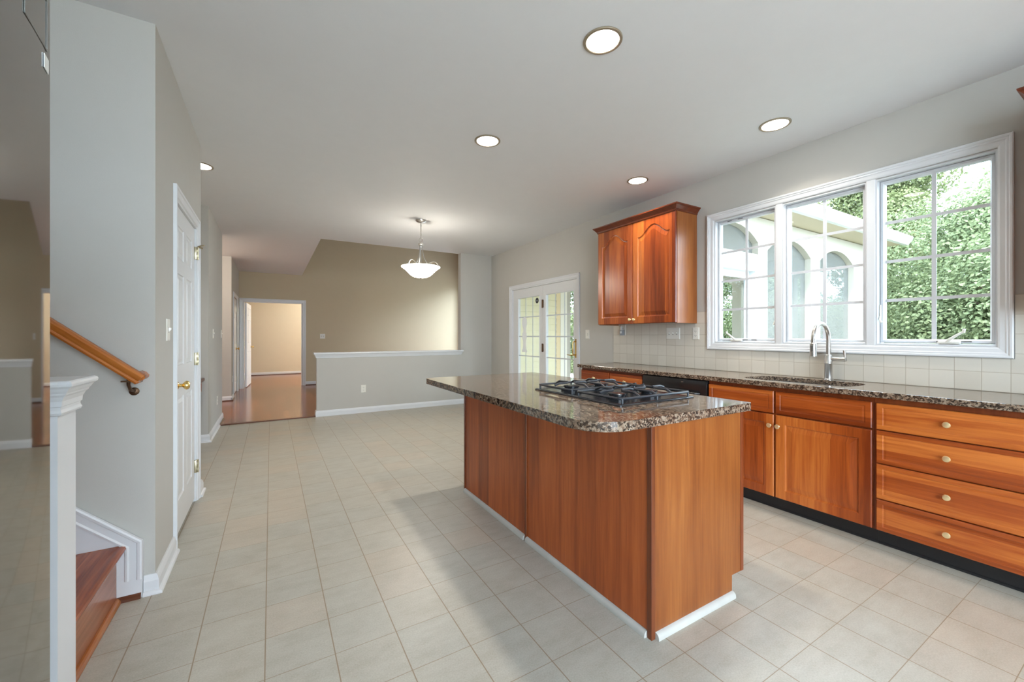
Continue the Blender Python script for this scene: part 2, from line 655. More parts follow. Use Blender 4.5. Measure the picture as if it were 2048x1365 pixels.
def inset(poly, d):
    n = len(poly)
    out = []
    for i in range(n):
        p0, p1, p2 = Vector(poly[i - 1]), Vector(poly[i]), Vector(poly[(i + 1) % n])
        e1, e2 = (p1 - p0).normalized(), (p2 - p1).normalized()
        n1, n2 = Vector((-e1.y, e1.x)), Vector((-e2.y, e2.x))
        m = n1 + n2
        k = d / max(0.35, 1 + n1.dot(n2))
        out.append((p1.x + m.x * k, p1.y + m.y * k))
    return out


def panel_outline(a0, a1, b0, b1, arch=0.0, n=14):
    """counter-clockwise outline; arch > 0 gives the cathedral top"""
    if arch <= 0:
        return [(a0, b0), (a1, b0), (a1, b1), (a0, b1)]
    out = [(a0, b0), (a1, b0)]
    for k in range(n + 1):
        t = k / n
        x = a1 + (a0 - a1) * t
        s = abs(2 * t - 1)             # 1 at ends, 0 in the middle
        h = 0.0 if s > 0.86 else 0.5 * (1 + math.cos(pi * s / 0.86))
        h = h ** 0.85 if h > 0 else 0
        out.append((x, b1 - arch + arch * h))
    return out


def raised_door(mb, A0, A1, B0, B1, fn, thick, panels, frame_bev=0.004, groove=0.007, gw=0.011, bw=0.032):
    """slab with raised panels. fn(a, b, c): c = 0 at the back, thick at the face. Panel = (a0, a1, b0, b1, arch)."""
    outs = [panel_outline(*p) for p in panels]
    outer = rect(A0, A1, B0, B1)
    inner = inset(outer, frame_bev)
    # edges
    mb.loops([[fn(a, b, 0) for a, b in outer], [fn(a, b, thick - frame_bev) for a, b in outer], [fn(a, b, thick) for a, b in inner]], cap0=True)
    # face with holes for the panels
    allp = [inner] + [list(reversed(o)) for o in outs]
    flat = [p for L in allp for p in L]
    tri = tessellate_polygon([[Vector((p[0], p[1], 0)) for p in L] for L in allp])
    vs = [mb.bm.verts.new(fn(p[0], p[1], thick)) for p in flat]
    for t in tri:
        try:
            mb.bm.faces.new([vs[i] for i in t])
        except ValueError:
            pass
    for o in outs:
        L1 = inset(o, gw * 0.35)
        L2 = inset(o, gw)
        L3 = inset(o, gw + bw)
        mb.loops([[fn(a, b, thick) for a, b in o], [fn(a, b, thick - groove * 0.75) for a, b in L1], [fn(a, b, thick - groove) for a, b in L2],
                  [fn(a, b, thick - 0.0012) for a, b in L3]], cap1=True)
    return mb


def wall_grid(axis, pos, thick, a0, a1, z0, z1, holes=()):
    """wall slab with rectangular openings; axis 'x' = plane x = pos .. pos + thick, a = y; axis 'y' the other way"""
    mb = MB()
    fn = fx if axis == 'x' else fy
    poly = rect(a0, a1, z0, z1)
    floor_holes = [h for h in holes if h[2] <= z0 + 1e-6]
    win = [h for h in holes if h[2] > z0 + 1e-6]
    if floor_holes:
        pts = [(a0, z0)]
        for h in sorted(floor_holes):
            pts += [(h[0], z0), (h[0], h[3]), (h[1], h[3]), (h[1], z0)]
        pts += [(a1, z0), (a1, z1), (a0, z1)]
        poly = pts
    mb.prism(poly, fn, pos, pos + thick, [list(reversed(rect(h[0], h[1], h[2], h[3]))) for h in win])
    return mb


def frame_rings(mb, a0, a1, b0, b1, fn, prof):
    """moulded picture-frame: prof = list of (inset, depth) from outer edge inwards"""
    L = []
    for i, d in prof:
        L.append([fn(a, b, d) for a, b in rect(a0 + i, a1 - i, b0 + i, b1 - i)])
    mb.loops(L)
    return mb


def door_casing(mb, a0, a1, b1, fn, prof, b0=0.0):
    """three-sided casing; prof = (inset, depth)"""
    rings = []
    for i, d in prof:
        rings.append([fn(a0 + i, b0, d), fn(a0 + i, b1 - i, d), fn(a1 - i, b1 - i, d), fn(a1 - i, b0, d)])
    mb.loops(rings, closed=False)
    return mb


def sweep_profile(mb, prof, fn_list):
    """prof: 2-D ring; fn_list: functions mapping (p, q) to world at each station"""
    mb.loops([[f(p, q) for p, q in prof] for f in fn_list], True, True)
    return mb


BASE_PROF = [(0, 0), (0.016, 0), (0.016, 0.062), (0.012, 0.074), (0.010, 0.082), (0.006, 0.09), (0, 0.09)]
SHOE_PROF = [(0, 0), (0.015, 0), (0.015, 0.006), (0.012, 0.013), (0.006, 0.017), (0, 0.018)]


def base_run(mb, p0, p1, nrm, off=0.0, prof=BASE_PROF, m0=0, m1=0):
    """moulding along the floor from p0 to p1 (2-D), standing out along nrm; m = 1 mitres an outside corner"""
    L = math.hypot(p1[0] - p0[0], p1[1] - p0[1])
    d = ((p1[0] - p0[0]) / L, (p1[1] - p0[1]) / L)

    def at(p, m):
        return lambda a, b: (p[0] + nrm[0] * (a + off) + d[0] * m * (a + off), p[1] + nrm[1] * (a + off) + d[1] * m * (a + off), b)
    return sweep_profile(mb, prof, [at(p0, -m0), at(p1, m1)])


# ------------------------------------------------------------------ floors, ceiling, ground
WX = 3.6
mb = MB().prism([(-2.8, -2.6), (3.72, -2.6), (3.72, 6.87), (-2.8, 6.87)], fz, -0.08, 0.0)
struct('floor_kitchen', mb, M['tile'], 'beige stone-look tile floor of the kitchen', 'floor')
mb = MB().prism([(-3.2, 6.87), (5.0, 6.87), (5.0, 15.2), (-3.2, 15.2)], fz, -0.08, 0.0)
struct('floor_hall', mb, M['plank'], 'red-brown hardwood floor of the hall and far room', 'floor')
mb = MB().box(-0.625, 0.60, 6.84, 6.90, 0.0, 0.014, 0.005)
struct('trim_threshold', mb, M['darkwood'], 'dark wood threshold strip where the tile meets the hardwood', 'threshold')

# ceiling: kitchen plus the strip over the hall
mb = MB().prism([(-2.8, -2.6), (3.72, -2.6), (3.72, 6.95), (0.667, 6.95), (0.667, 11.4), (-3.2, 11.4), (-3.2, 6.95), (-2.8, 6.95)], fz, H, H + 0.12)
struct('ceiling', mb, M['ceiling'], 'pale flat ceiling over the kitchen and hall', 'ceiling')
mb = MB().box(0.667, 5.0, 6.95, 11.5, 5.2, 5.3)
struct('ceiling_family', mb, M['ceiling'], 'high ceiling of the two-storey family room', 'ceiling')
mb = MB().box(-3.2, 5.0, 11.52, 15.2, H, H + 0.12)
struct('ceiling_den', mb, M['ceiling'], 'ceiling of the room through the far doorway', 'ceiling')
mb = MB().box(-8, 60, -30, 50, -0.5, -0.4)
struct('ground', mb, M['grass'], 'green lawn outside the house', 'ground')

mb = MB().box(-8, 3.72, -14, -2.62, -0.395, -0.06)  # out-of-view terrace, added to bounce neutral sunlight up to the ceiling
mb.box(-8, -1.2, -2.62, 1.3, -0.395, -0.06)
struct('ground_bounce_patio', mb, M['concrete'], 'unseen pale terrace added behind the house to bounce daylight indoors', 'terrace')
mb = MB().box(5.05, 9.5, 6.9, 15.5, -0.395, -0.06)  # out-of-view terrace, added to bounce light through the family room window
struct('ground_side_bounce_patio', mb, M['concrete'], 'unseen pale terrace added to bounce daylight into the family room', 'terrace')

# ------------------------------------------------------------------ walls
WIN = (0.595, 2.335, 1.17, 2.315)
DOOR_R = (4.335, 6.095, 0.0, 2.035)
mb = wall_grid('x', WX, 0.12, -2.6, 6.95, 0, H, [WIN, DOOR_R])
struct('wall_right', mb, M['wall'], 'greige kitchen wall with the triple window and French doors', 'wall')
mb = wall_grid('y', -2.6, 0.12, -1.1, 3.72, 0, H, [(-0.95, 2.05, 0.05, 2.7)])
struct('wall_rear', mb, M['wall'], 'greige wall behind the camera with a wide window opening', 'wall')
mb = wall_grid('x', -1.17, 0.12, -2.6, 1.585, 0, H)
struct('wall_left', mb, M['wall'], 'greige wall behind the refrigerator', 'wall')
# staircase wall, pantry wall, nook, hall
mb = wall_grid('y', 2.57, 0.12, -2.8, -0.48, 0, H)
struct('wall_stair', mb, M['wall'], 'pale greige wall beside the staircase carrying the handrail', 'wall')
mb = MB().box(-2.8, -2.7, 0.9, 2.69, 0, H)
struct('wall_landing', mb, M['wall'], 'greige wall at the top of the short stair', 'wall')
mb = wall_grid('y', 1.465, 0.12, -2.8, -1.05, 0, H)
struct('wall_stair_side', mb, M['wall'], 'greige wall on the near side of the stair', 'wall')
PD = (3.045, 3.83, 0.0, 2.045)
mb = wall_grid('x', -0.60, 0.12, 2.69, 4.05, 0, H, [PD])
struct('wall_pantry', mb, M['wall'], 'greige wall with the six-panel pantry door', 'wall')
mb = wall_grid('y', 3.93, 0.12, -1.42, -0.60, 0, H)
struct('wall_pantry_end', mb, M['wall'], 'greige end wall of the pantry facing the desk nook', 'wall')
mb = wall_grid('x', -1.42, 0.12, 2.69, 5.87, 0, H)
struct('wall_nook', mb, M['wall'], 'greige back wall of the desk nook', 'wall')
mb = MB().prism([(-1.42, 5.87), (-0.625, 5.87), (-0.625, 7.42), (-0.745, 7.42), (-0.745, 5.99), (-1.42, 5.99)], fz, 0, H)
struct('wall_hall_near', mb, M['wall'], 'greige hall wall with two switch plates past the desk nook', 'wall')
mb = MB().prism([(-3.2, 7.30), (-0.745, 7.30), (-0.745, 7.42), (-3.2, 7.42)], fz, 0, H)
struct('wall_side_hall_near', mb, M['wall'], 'greige wall of the side passage', 'wall')
mb = MB().box(-3.2, -3.1, 7.42, 9.37, 0, H)
struct('wall_side_hall_end', mb, M['wall'], 'greige end wall of the side passage', 'wall')
mb = wall_grid('y', 9.37, 0.12, -3.2, -0.645, 0, H)
struct('wall_side_hall_far', mb, M['wall'], 'narrow pinkish-lit wall strip before the hall closet door', 'wall')
SD = (9.79, 10.95, 0.0, 2.04)
mb = wall_grid('x', -0.765, 0.12, 9.49, 11.4, 0, H, [SD])
struct('wall_hall_far', mb, M['wall'], 'hall wall with the closet door at its far end', 'wall')
mb = MB().box(-0.9, -0.88, 9.49, 11.4, 0, H)
struct('wall_closet', mb, M['wall'], 'inside wall of the hall closet', 'wall')
FD = (-0.555, 0.672, 0.0, 2.045)
mb = wall_grid('y', 11.4, 0.12, -0.765, 5.0, 0, 5.2, [FD])
struct('wall_far', mb, M['wall_tan'], 'tall taupe wall with the far doorway', 'wall')
mb = wall_grid('x', 4.9, 0.12, 6.95, 11.4, 0, 5.2, [(8.6, 11.2, 0.3, 2.8)])
struct('wall_family_right', mb, M['wall'], 'family room wall with a tall window', 'wall')
mb = MB().box(0.547, 5.0, 6.83, 6.95, H + 0.12, 5.2)
struct('wall_family_front', mb, M['wall'], 'wall above the kitchen ceiling edge', 'wall')
mb = MB().box(0.547, 0.667, 6.95, 11.4, H + 0.12, 5.2)
struct('wall_family_left', mb, M['wall'], 'wall above the hall ceiling edge', 'wall')
mb = MB().box(3.72, 5.0, 6.83, 6.95, 0, H + 0.12)
struct('wall_family_corner', mb, M['wall'], 'family room wall behind the kitchen corner', 'wall')
mb = MB().box(2.97, 3.6, 6.85, 6.97, 0, H)
struct('wall_nib', mb, M['wall'], 'greige wall stub between the half wall and the French doors', 'wall')
mb = MB().box(0.60, 2.97, 6.85, 6.97, 0, 0.90)
struct('wall_half', mb, M['wall'], 'grey-green half wall between the breakfast area and family room', 'wall')
mb = wall_grid('y', 14.95, 0.12, -3.2, 5.0, 0, H)
struct('wall_den_far', mb, M['wall_warm'], 'warm beige back wall of the room through the doorway', 'wall')
mb = wall_grid('x', -3.2, 0.12, 11.52, 14.95, 0, H)
struct('wall_den_left', mb, M['wall_warm'], 'left wall of the room through the doorway', 'wall')
mb = wall_grid('x', 4.9, 0.12, 11.52, 14.95, 0, H, [(12.0, 14.4, 0.7, 2.3)])
struct('wall_den_right', mb, M['wall_warm'], 'window wall of the room through the doorway', 'wall')
mb = MB().box(-3.2, -0.765, 11.4, 11.52, 0, H)
struct('wall_den_front', mb, M['wall'], 'front wall of the far room left of the doorway', 'wall')

# ------------------------------------------------------------------ baseboards
SHOE_OFF = 0.016
mb = MB()
base_run(mb, (0.60, 6.85), (2.97, 6.85), (0, -1), m0=1)
base_run(mb, (0.60, 6.85), (0.60, 6.97), (-1, 0), m0=1)
base_run(mb, (2.97, 6.85), (3.6, 6.85), (0, -1))
struct('baseboard_half_wall', mb, M['white'], 'white baseboard along the half wall', 'baseboard')
mb = MB()
base_run(mb, (-0.48, 2.57), (-0.48, 2.982), (1, 0), m0=1)
base_run(mb, (-0.521, 2.57), (-0.48, 2.57), (0, -1), m1=1)
base_run(mb, (-0.48, 2.57), (-0.48, 2.982), (1, 0), SHOE_OFF, SHOE_PROF, m0=1)
base_run(mb, (-0.521, 2.57), (-0.48, 2.57), (0, -1), SHOE_OFF, SHOE_PROF, m1=1)
base_run(mb, (-0.48, 3.893), (-0.48, 4.05), (1, 0), m1=1)
base_run(mb, (-0.48, 3.893), (-0.48, 4.05), (1, 0), SHOE_OFF, SHOE_PROF, m1=1)
base_run(mb, (-0.48, 4.05), (-1.3, 4.05), (0, 1), m0=1)
struct('baseboard_pantry', mb, M['white'], 'white baseboard around the pantry wall corner', 'baseboard')
mb = MB()
base_run(mb, (-1.3, 5.87), (-0.625, 5.87), (0, -1), m1=1)
base_run(mb, (-0.625, 5.87), (-0.625, 7.42), (1, 0), m0=1)
base_run(mb, (-1.3, 5.87), (-0.625, 5.87), (0, -1), SHOE_OFF, SHOE_PROF, m1=1)
base_run(mb, (-0.625, 5.87), (-0.625, 6.84), (1, 0), SHOE_OFF, SHOE_PROF, m0=1)
struct('baseboard_hall', mb, M['white'], 'white baseboard along the near hall wall', 'baseboard')
mb = MB()
base_run(mb, (-0.625, 6.90), (-0.625, 7.42), (1, 0), SHOE_OFF, SHOE_PROF)
base_run(mb, (-3.1, 9.37), (-0.63, 9.37), (0, -1), SHOE_OFF, SHOE_PROF)
base_run(mb, (-0.645, 9.34), (-0.645, 9.72), (1, 0), SHOE_OFF, SHOE_PROF)
base_run(mb, (0.745, 11.4), (4.9, 11.4), (0, -1), SHOE_OFF, SHOE_PROF)
base_run(mb, (-3.0, 14.95), (4.9, 14.95), (0, -1), SHOE_OFF, SHOE_PROF)
base_run(mb, (0.60, 6.86), (0.60, 6.97), (-1, 0), SHOE_OFF, SHOE_PROF)
struct('baseboard_shoe', mb, M['darkwood'], 'dark wood shoe moulding along the hardwood floor', 'moulding')
mb = MB()
base_run(mb, (-3.1, 9.37), (-0.63, 9.37), (0, -1))
base_run(mb, (-0.645, 9.354), (-0.645, 9.72), (1, 0))
base_run(mb, (0.745, 11.4), (4.9, 11.4), (0, -1))
struct('baseboard_far', mb, M['white'], 'white baseboard at the far end of the hall', 'baseboard')
mb = MB()
base_run(mb, (-3.0, 14.95), (4.9, 14.95), (0, -1))
struct('baseboard_den', mb, M['white'], 'white baseboard in the room through the doorway', 'baseboard')


# ------------------------------------------------------------------ half wall cap
def rect_cap(name, x0, x1, y0, y1, prof, label):
    mb = MB()
    L = [[(x0 - o, y0 - o, z), (x1 + o, y0 - o, z), (x1 + o, y1 + o, z), (x0 - o, y1 + o, z)] for o, z in prof]
    mb.loops(L, True, True)
    return struct(name, mb, M['white'], label, 'wall cap')


rect_cap('trim_half_wall_cap', 0.60, 2.97, 6.85, 6.97,
         [(0.004, 0.892), (0.010, 0.896), (0.010, 0.905), (0.016, 0.915), (0.026, 0.938), (0.034, 0.950), (0.040, 0.953), (0.042, 0.965), (0.038, 0.976), (0.0, 0.977)],
         'white moulded ledge on the half wall by the breakfast area')

# ------------------------------------------------------------------ casings
CAS = [(0.0, 0.0), (0.0, -0.016), (0.004, -0.019), (0.016, -0.018), (0.022, -0.013), (0.045, -0.011), (0.054, -0.009), (0.058, -0.004), (0.062, 0.0)]


def case_fx(x, s=1):
    return lambda a, b, d: (x + d * s, a, b)


def case_fy(y, s=1):
    return lambda a, b, d: (a, y + d * s, b)


# kitchen window casing (picture framed) + mullion casings
mb = MB()
frame_rings(mb, 0.533, 2.400, 1.107, 2.380, case_fx(WX),
            [(0.0, 0.0), (0.0, -0.024), (0.005, -0.027), (0.014, -0.026), (0.018, -0.020), (0.026, -0.021), (0.032, -0.015), (0.052, -0.013), (0.060, -0.009), (0.063, 0.0), (0.063, 0.05)])
for yc in (1.768, 1.171):
    mb.box(WX - 0.006, WX + 0.11, yc - 0.025, yc + 0.025, 1.165, 2.32, 0.003)
struct('trim_window_casing', mb, M['white'], 'white moulded casing around the triple kitchen window', 'window casing')

mb = MB()
door_casing(mb, 4.278, 6.154, 2.092, case_fx(WX), CAS)
mb.box(WX - 0.002, WX + 0.12, 4.335, 4.35, 0, 2.035)
mb.box(WX - 0.002, WX + 0.12, 6.08, 6.095, 0, 2.035)
mb.box(WX - 0.002, WX + 0.12, 4.35, 6.08, 2.02, 2.035)
struct('trim_french_door_casing', mb, M['white'], 'white casing around the French doors', 'door casing')
mb = MB()
door_casing(mb, 2.983, 3.892, 2.107, lambda a, b, d: (-0.48 - d, a, b), CAS)
mb.box(-0.60, -0.478, 3.045, 3.058, 0, 2.045)
mb.box(-0.60, -0.478, 3.817, 3.83, 0, 2.045)
mb.box(-0.60, -0.478, 3.058, 3.817, 2.032, 2.045)
struct('trim_pantry_casing', mb, M['white'], 'white casing around the pantry door', 'door casing')
mb = MB()
door_casing(mb, -0.635, 0.752, 2.118, case_fy(11.4), [(i * 1.25, d) for i, d in CAS])
mb.box(-0.555, -0.54, 11.395, 11.53, 0, 2.045)
mb.box(0.657, 0.672, 11.395, 11.53, 0, 2.045)
mb.box(-0.54, 0.657, 11.395, 11.53, 2.03, 2.045)
struct('trim_far_door_casing', mb, M['white'], 'white casing around the far doorway', 'door casing')
mb = MB()
door_casing(mb, 9.72, 11.02, 2.11, lambda a, b, d: (-0.645 - d, a, b), [(i * 1.15, d) for i, d in CAS])
struct('trim_closet_casing', mb, M['white'], 'white casing around the hall closet door', 'door casing')


# ------------------------------------------------------------------ kitchen window units
def window_unit(n, y0, y1, crank, label, pulls):
    root = thing(f'window_{n}', label, 'window', (WX + 0.06, (y0 + y1) / 2, 1.17), kind='structure')
    z0, z1 = 1.172, 2.313
    # jamb liner
    mb = MB()
    f = lambda a, b, d: (WX + d, a, b)
    frame_rings(mb, y0, y1, z0, z1, f, [(0.0, 0.0), (0.0, 0.105), (0.012, 0.105), (0.012, 0.035), (0.009, 0.0), (0.0, 0.0)])
    mb.build('window_jamb', M['vinyl'], root)
    s0, s1, b0, b1 = y0 + 0.013, y1 - 0.013, z0 + 0.016, z1 - 0.013
    mb = MB()
    frame_rings(mb, s0, s1, b0, b1, f, [(0.0, 0.075), (0.0, 0.040), (0.004, 0.036), (0.016, 0.036), (0.020, 0.043), (0.024, 0.050), (0.024, 0.075), (0.0, 0.075)])
    sash = mb.build('sash', M['vinyl'], root)
    g0, g1, h0, h1 = s0 + 0.022, s1 - 0.022, b0 + 0.022, b1 - 0.022
    box('glass_pane', WX + 0.060, WX + 0.064, g0, g1, h0, h1, M['glass'], root)
    mb = MB()
    mb.box(WX + 0.0555, WX + 0.0595, (g0 + g1) / 2 - 0.011, (g0 + g1) / 2 + 0.011, h0, h1)
    for k in (1, 2, 3):
        zz = h0 + (h1 - h0) * k / 4
        mb.box(WX + 0.0550, WX + 0.0590, g0, g1, zz - 0.010, zz + 0.010)
    mb.build('grille', M['vinyl'], root)
    if crank is not None:
        yc, sgn = crank
        mb = MB()
        mb.box(WX + 0.002, WX + 0.034, yc - 0.055, yc + 0.045, z0 + 0.012, z0 + 0.030, 0.007)
        hd = mb.build('crank_base', M['plastic'], root, True)
        mb = MB()
        x = WX - 0.004
        mb.tube([(x + 0.012, yc, z0 + 0.026), (x, yc + sgn * 0.012, z0 + 0.040), (x, yc + sgn * 0.04, z0 + 0.064), (x, yc + sgn * 0.072, z0 + 0.088)],
                [0.010, 0.0085, 0.0075, 0.006], 10)
        mb.tube([(x, yc + sgn * 0.071, z0 + 0.081), (x - 0.002, yc + sgn * 0.0745, z0 + 0.104)], 0.0075, 10)
        mb.build('crank_handle', M['plastic'], hd, True)
    for (yy, zz, L) in pulls:
        box('sash_label', WX + 0.0345, WX + 0.0362, yy - L, yy + L, zz - 0.003, zz + 0.003, M['slot'], root)
    return root


w1 = window_unit(1, 1.793, 2.335, (2.14, 1), 'left casement window with its crank handle, nearest the wall cabinet', [(1.99, 1.199, 0.022), (2.07, 1.199, 0.026), (2.21, 2.29, 0.020), (2.11, 2.29, 0.022)])
w2 = window_unit(2, 1.196, 1.743, None, 'middle fixed window behind the faucet', [])
w3 = window_unit(3, 0.595, 1.146, (0.80, -1), 'right casement window filled with green trees', [(0.725, 1.199, 0.022), (0.835, 1.199, 0.02)])
# casement lock levers
mb = MB()
mb.box(WX + 0.024, WX + 0.036, 1.125, 1.134, 1.37, 1.45, 0.003)
mb.tube([(WX + 0.028, 1.129, 1.37), (WX + 0.012, 1.127, 1.345), (WX + 0.010, 1.118, 1.325)], 0.006, 8)
mb.build('lock_lever', M['plastic'], w3, True)
mb = MB()
mb.box(WX + 0.024, WX + 0.036, 1.803, 1.812, 1.37, 1.45, 0.003)
mb.tube([(WX + 0.028, 1.808, 1.37), (WX + 0.014, 1.811, 1.345), (WX + 0.012, 1.818, 1.325)], 0.006, 8)
mb.build('lock_lever', M['plastic'], w1, True)


# ------------------------------------------------------------------ French doors
def french_panel(n, y0, y1, gy0, gy1, label):
    root = thing(f'door_{n}', label, 'door', (WX + 0.05, (y0 + y1) / 2, 0.0), kind='structure')
    mb = MB()
    x0, x1 = WX + 0.025, WX + 0.068
    gz0, gz1 = 0.26, 1.865
    mb.prism(rect(y0, y1, 0.012, 2.018), fx, x0, x1, [list(reversed(rect(gy0, gy1, gz0, gz1)))])
    mb.build('door_leaf', M['door'], root)
    mb = MB()
    frame_rings(mb, gy0 - 0.012, gy1 + 0.012, gz0 - 0.012, gz1 + 0.012, case_fx(x0), [(0, 0.0), (0.002, -0.006), (0.010, -0.004), (0.016, 0.006)])
    mb.build('glass_stop', M['door'], root)
    box('glass_pane', WX + 0.045, WX + 0.049, gy0, gy1, gz0, gz1, M['doorglass'], root)
    mb = MB()
    for k in (1, 2):
        yy = gy0 + (gy1 - gy0) * k / 3
        mb.box(WX + 0.0395, WX + 0.0445, yy - 0.006, yy + 0.006, gz0, gz1)
    for k in range(1, 5):
        zz = gz0 + (gz1 - gz0) * k / 5
        mb.box(WX + 0.0385, WX + 0.0440, gy0, gy1, zz - 0.008, zz + 0.008)
    mb.build('grille', M['vinyl'], root)
    return root


d1 = french_panel(1, 5.19, 6.078, 5.285, 5.915, 'fixed left French door panel with stickers on its glass')
d2 = french_panel(2, 4.352, 5.186, 4.445, 5.105, 'right French door panel with a brass handle')
for zz in (1.73, 1.05, 0.3):
    mb = MB()
    mb.box(WX + 0.012, WX + 0.025, 5.168, 5.206, zz - 0.06, zz + 0.06, 0.002)
    mb.lathe([(0.008, -0.065), (0.008, 0.065)], (WX + 0.012, 5.187, zz), 'z', 10)
    mb.build('hinge', M['bronze'], d2, True)
mb = MB()
mb.box(WX + 0.019, WX + 0.025, 4.368, 4.412, 0.93, 1.19, 0.003)
hp = mb.build('handle_plate', M['brass'], d2)
mb = MB()
mb.tube([(WX + 0.02, 4.39, 0.965), (WX - 0.025, 4.39, 0.968), (WX - 0.035, 4.39, 1.0), (WX - 0.035, 4.39, 1.12), (WX - 0.025, 4.39, 1.152), (WX + 0.02, 4.39, 1.155)], 0.009, 10)
mb.tube([(WX + 0.02, 4.39, 0.975), (WX - 0.03, 4.395, 0.97), (WX - 0.035, 4.45, 0.965), (WX - 0.03, 4.52, 0.972)], [0.008, 0.008, 0.007, 0.005], 10)
mb.build('door_handle', M['brass'], hp, True)

# stickers on the fixed panel
mb = MB()
mb.lathe([(0.044, -0.002), (0.044, 0.0)], (WX + 0.042, 5.372, 1.795), 'x', 28)
o = thing('round_sticker', 'round black sticker high on the left French door glass', 'sticker', (WX + 0.042, 5.372, 1.795))
mb.build('sticker_disc', M['black_sticker'], o)
mb = MB()
mb.prism([(5.352, 1.795), (5.362, 1.783), (5.382, 1.783), (5.392, 1.795), (5.385, 1.802), (5.359, 1.802)], fx, WX + 0.0385, WX + 0.040)
mb.build('sticker_mark', M['greyplug'], o)
mb = MB()
half = [(0.0, 1.545), (0.055, 1.535), (0.082, 1.49), (0.085, 1.43), (0.062, 1.38), (0.045, 1.34), (0.05, 1.30), (0.075, 1.27), (0.08, 1.20), (0.055, 1.16), (0.05, 1.08), (0.062, 1.02), (0.09, 0.985), (0.09, 0.965)]
poly = [(5.735 + a * 0.95, z) for a, z in half] + [(5.735 - a * 0.8, z) for a, z in reversed(half[1:])]
mb.prism(poly, fx, WX + 0.0375, WX + 0.0385)
o = mb.build('paper_cutout', M['white_sticker'])
tag(o, 'white paper cutout stuck to the left French door glass', 'sticker')


# ------------------------------------------------------------------ six-panel doors
def six_panel(mb, a0, a1, z0, z1, fn, thick):
    w = a1 - a0
    st, mid = 0.115 * w / 0.76, 0.10 * w / 0.76
    c = (a0 + a1) / 2
    P = []
    for (q0, q1) in ((a0 + st, c - mid / 2), (c + mid / 2, a1 - st)):
        for (b0, b1) in ((0.22, 0.85), (1.05, 1.62), (1.715, 1.915)):
            P.append((q0, q1, b0, b1, 0.0))
    raised_door(mb, a0, a1, z0, z1, fn, thick, P, frame_bev=0.002, groove=0.008, gw=0.014, bw=0.022)


def brass_knob(name, mat, parent, c, d, r=0.027, axis='x', rose=0.03):
    """door knob sticking out along +-axis by d"""
    s = 1 if d > 0 else -1
    L = abs(d)
    prof = [(rose, 0.0), (rose, 0.004), (rose * 0.7, 0.010), (0.011, 0.014), (0.010, L * 0.45), (0.014, L * 0.52),
            (r * 0.85, L * 0.62), (r, L * 0.75), (r * 0.9, L * 0.9), (r * 0.55, L), (0.0, L * 1.01)]
    mb = MB()
    mb.lathe([(a, s * b) for a, b in prof], c, axis, 20)
    return mb.build(name, mat, parent, True)


pd = thing('door_3', 'white six-panel pantry door with a brass knob', 'door', (-0.50, 3.44, 0), kind='structure')
mb = MB()
six_panel(mb, 3.061, 3.814, 0.022, 2.029, lambda a, b, c: (-0.525 + c, a, b), 0.035)
mb.build('door_leaf', M['door'], pd)
brass_knob('door_knob', M['brass'], pd, (-0.49, 3.135, 0.935), 0.065)
for zz in (1.85, 1.063, 0.262):
    mb = MB()
    mb.box(-0.492, -0.476, 3.80, 3.832, zz - 0.046, zz + 0.046, 0.001)
    mb.lathe([(0.0065, -0.047), (0.0065, 0.047)], (-0.470, 3.822, zz), 'z', 10)
    for k in (-0.02, 0.02):
        mb.box(-0.476, -0.463, 3.816, 3.828, zz + k - 0.008, zz + k + 0.008)
    if zz > 1.8:
        mb.tube([(-0.47, 3.822, zz + 0.05), (-0.45, 3.80, zz + 0.056), (-0.428, 3.785, zz + 0.058)], 0.005, 8)
        mb.tube([(-0.47, 3.822, zz + 0.05), (-0.445, 3.845, zz + 0.046)], 0.006, 8)
    mb.build('hinge', M['hinge'], pd, True)

cd = thing('door_4', 'white closet door in the far hall wall', 'door', (-0.66, 10.37, 0), kind='structure')
mb = MB()
six_panel(mb, 9.795, 10.945, 0.015, 2.035, lambda a, b, c: (-0.70 + c, a, b), 0.035)
mb.build('door_leaf', M['door'], cd)
brass_knob('door_knob', M['brass'], cd, (-0.665, 10.86, 0.95), 0.065, axis='x')
for zz in (1.82, 1.02, 0.28):
    mb = MB()
    mb.box(-0.668, -0.655, 10.93, 10.96, zz - 0.05, zz + 0.05, 0.002)
    mb.build('hinge', M['hinge'], cd)

fd = thing('door_5', 'white door standing open into the far room', 'door', (-0.53, 11.53, 0), kind='structure')
mb = MB()
ang = math.radians(3.0)
six_panel(mb, 0.0, 1.0, 0.015, 2.02, lambda a, b, c: (-0.530 + c * math.cos(ang) + a * math.sin(ang), 11.535 + a * math.cos(ang) - c * math.sin(ang), b), 0.035)
mb.build('door_leaf', M['door'], fd)
brass_knob('door_knob', M['brass'], fd, (-0.530 + 0.93 * math.sin(ang) + 0.035, 12.465, 0.95), 0.065, axis='x')
for zz in (1.80, 1.04, 0.25):
    mb = MB()
    mb.box(-0.540, -0.528, 11.49, 11.535, zz - 0.05, zz + 0.05, 0.002)
    mb.build('hinge', M['hinge'], fd)


# ------------------------------------------------------------------ wall plates
def fnx(x, s):
    return lambda a, b, c: (x + s * c, a, b)


def fny(y, s):
    return lambda a, b, c: (a, y + s * c, b)


def fbox(mb, fn, a0, a1, b0, b1, c0, c1):
    mb.loops([[fn(a, b, c0) for a, b in rect(a0, a1, b0, b1)], [fn(a, b, c1) for a, b in rect(a0, a1, b0, b1)]], True, True)


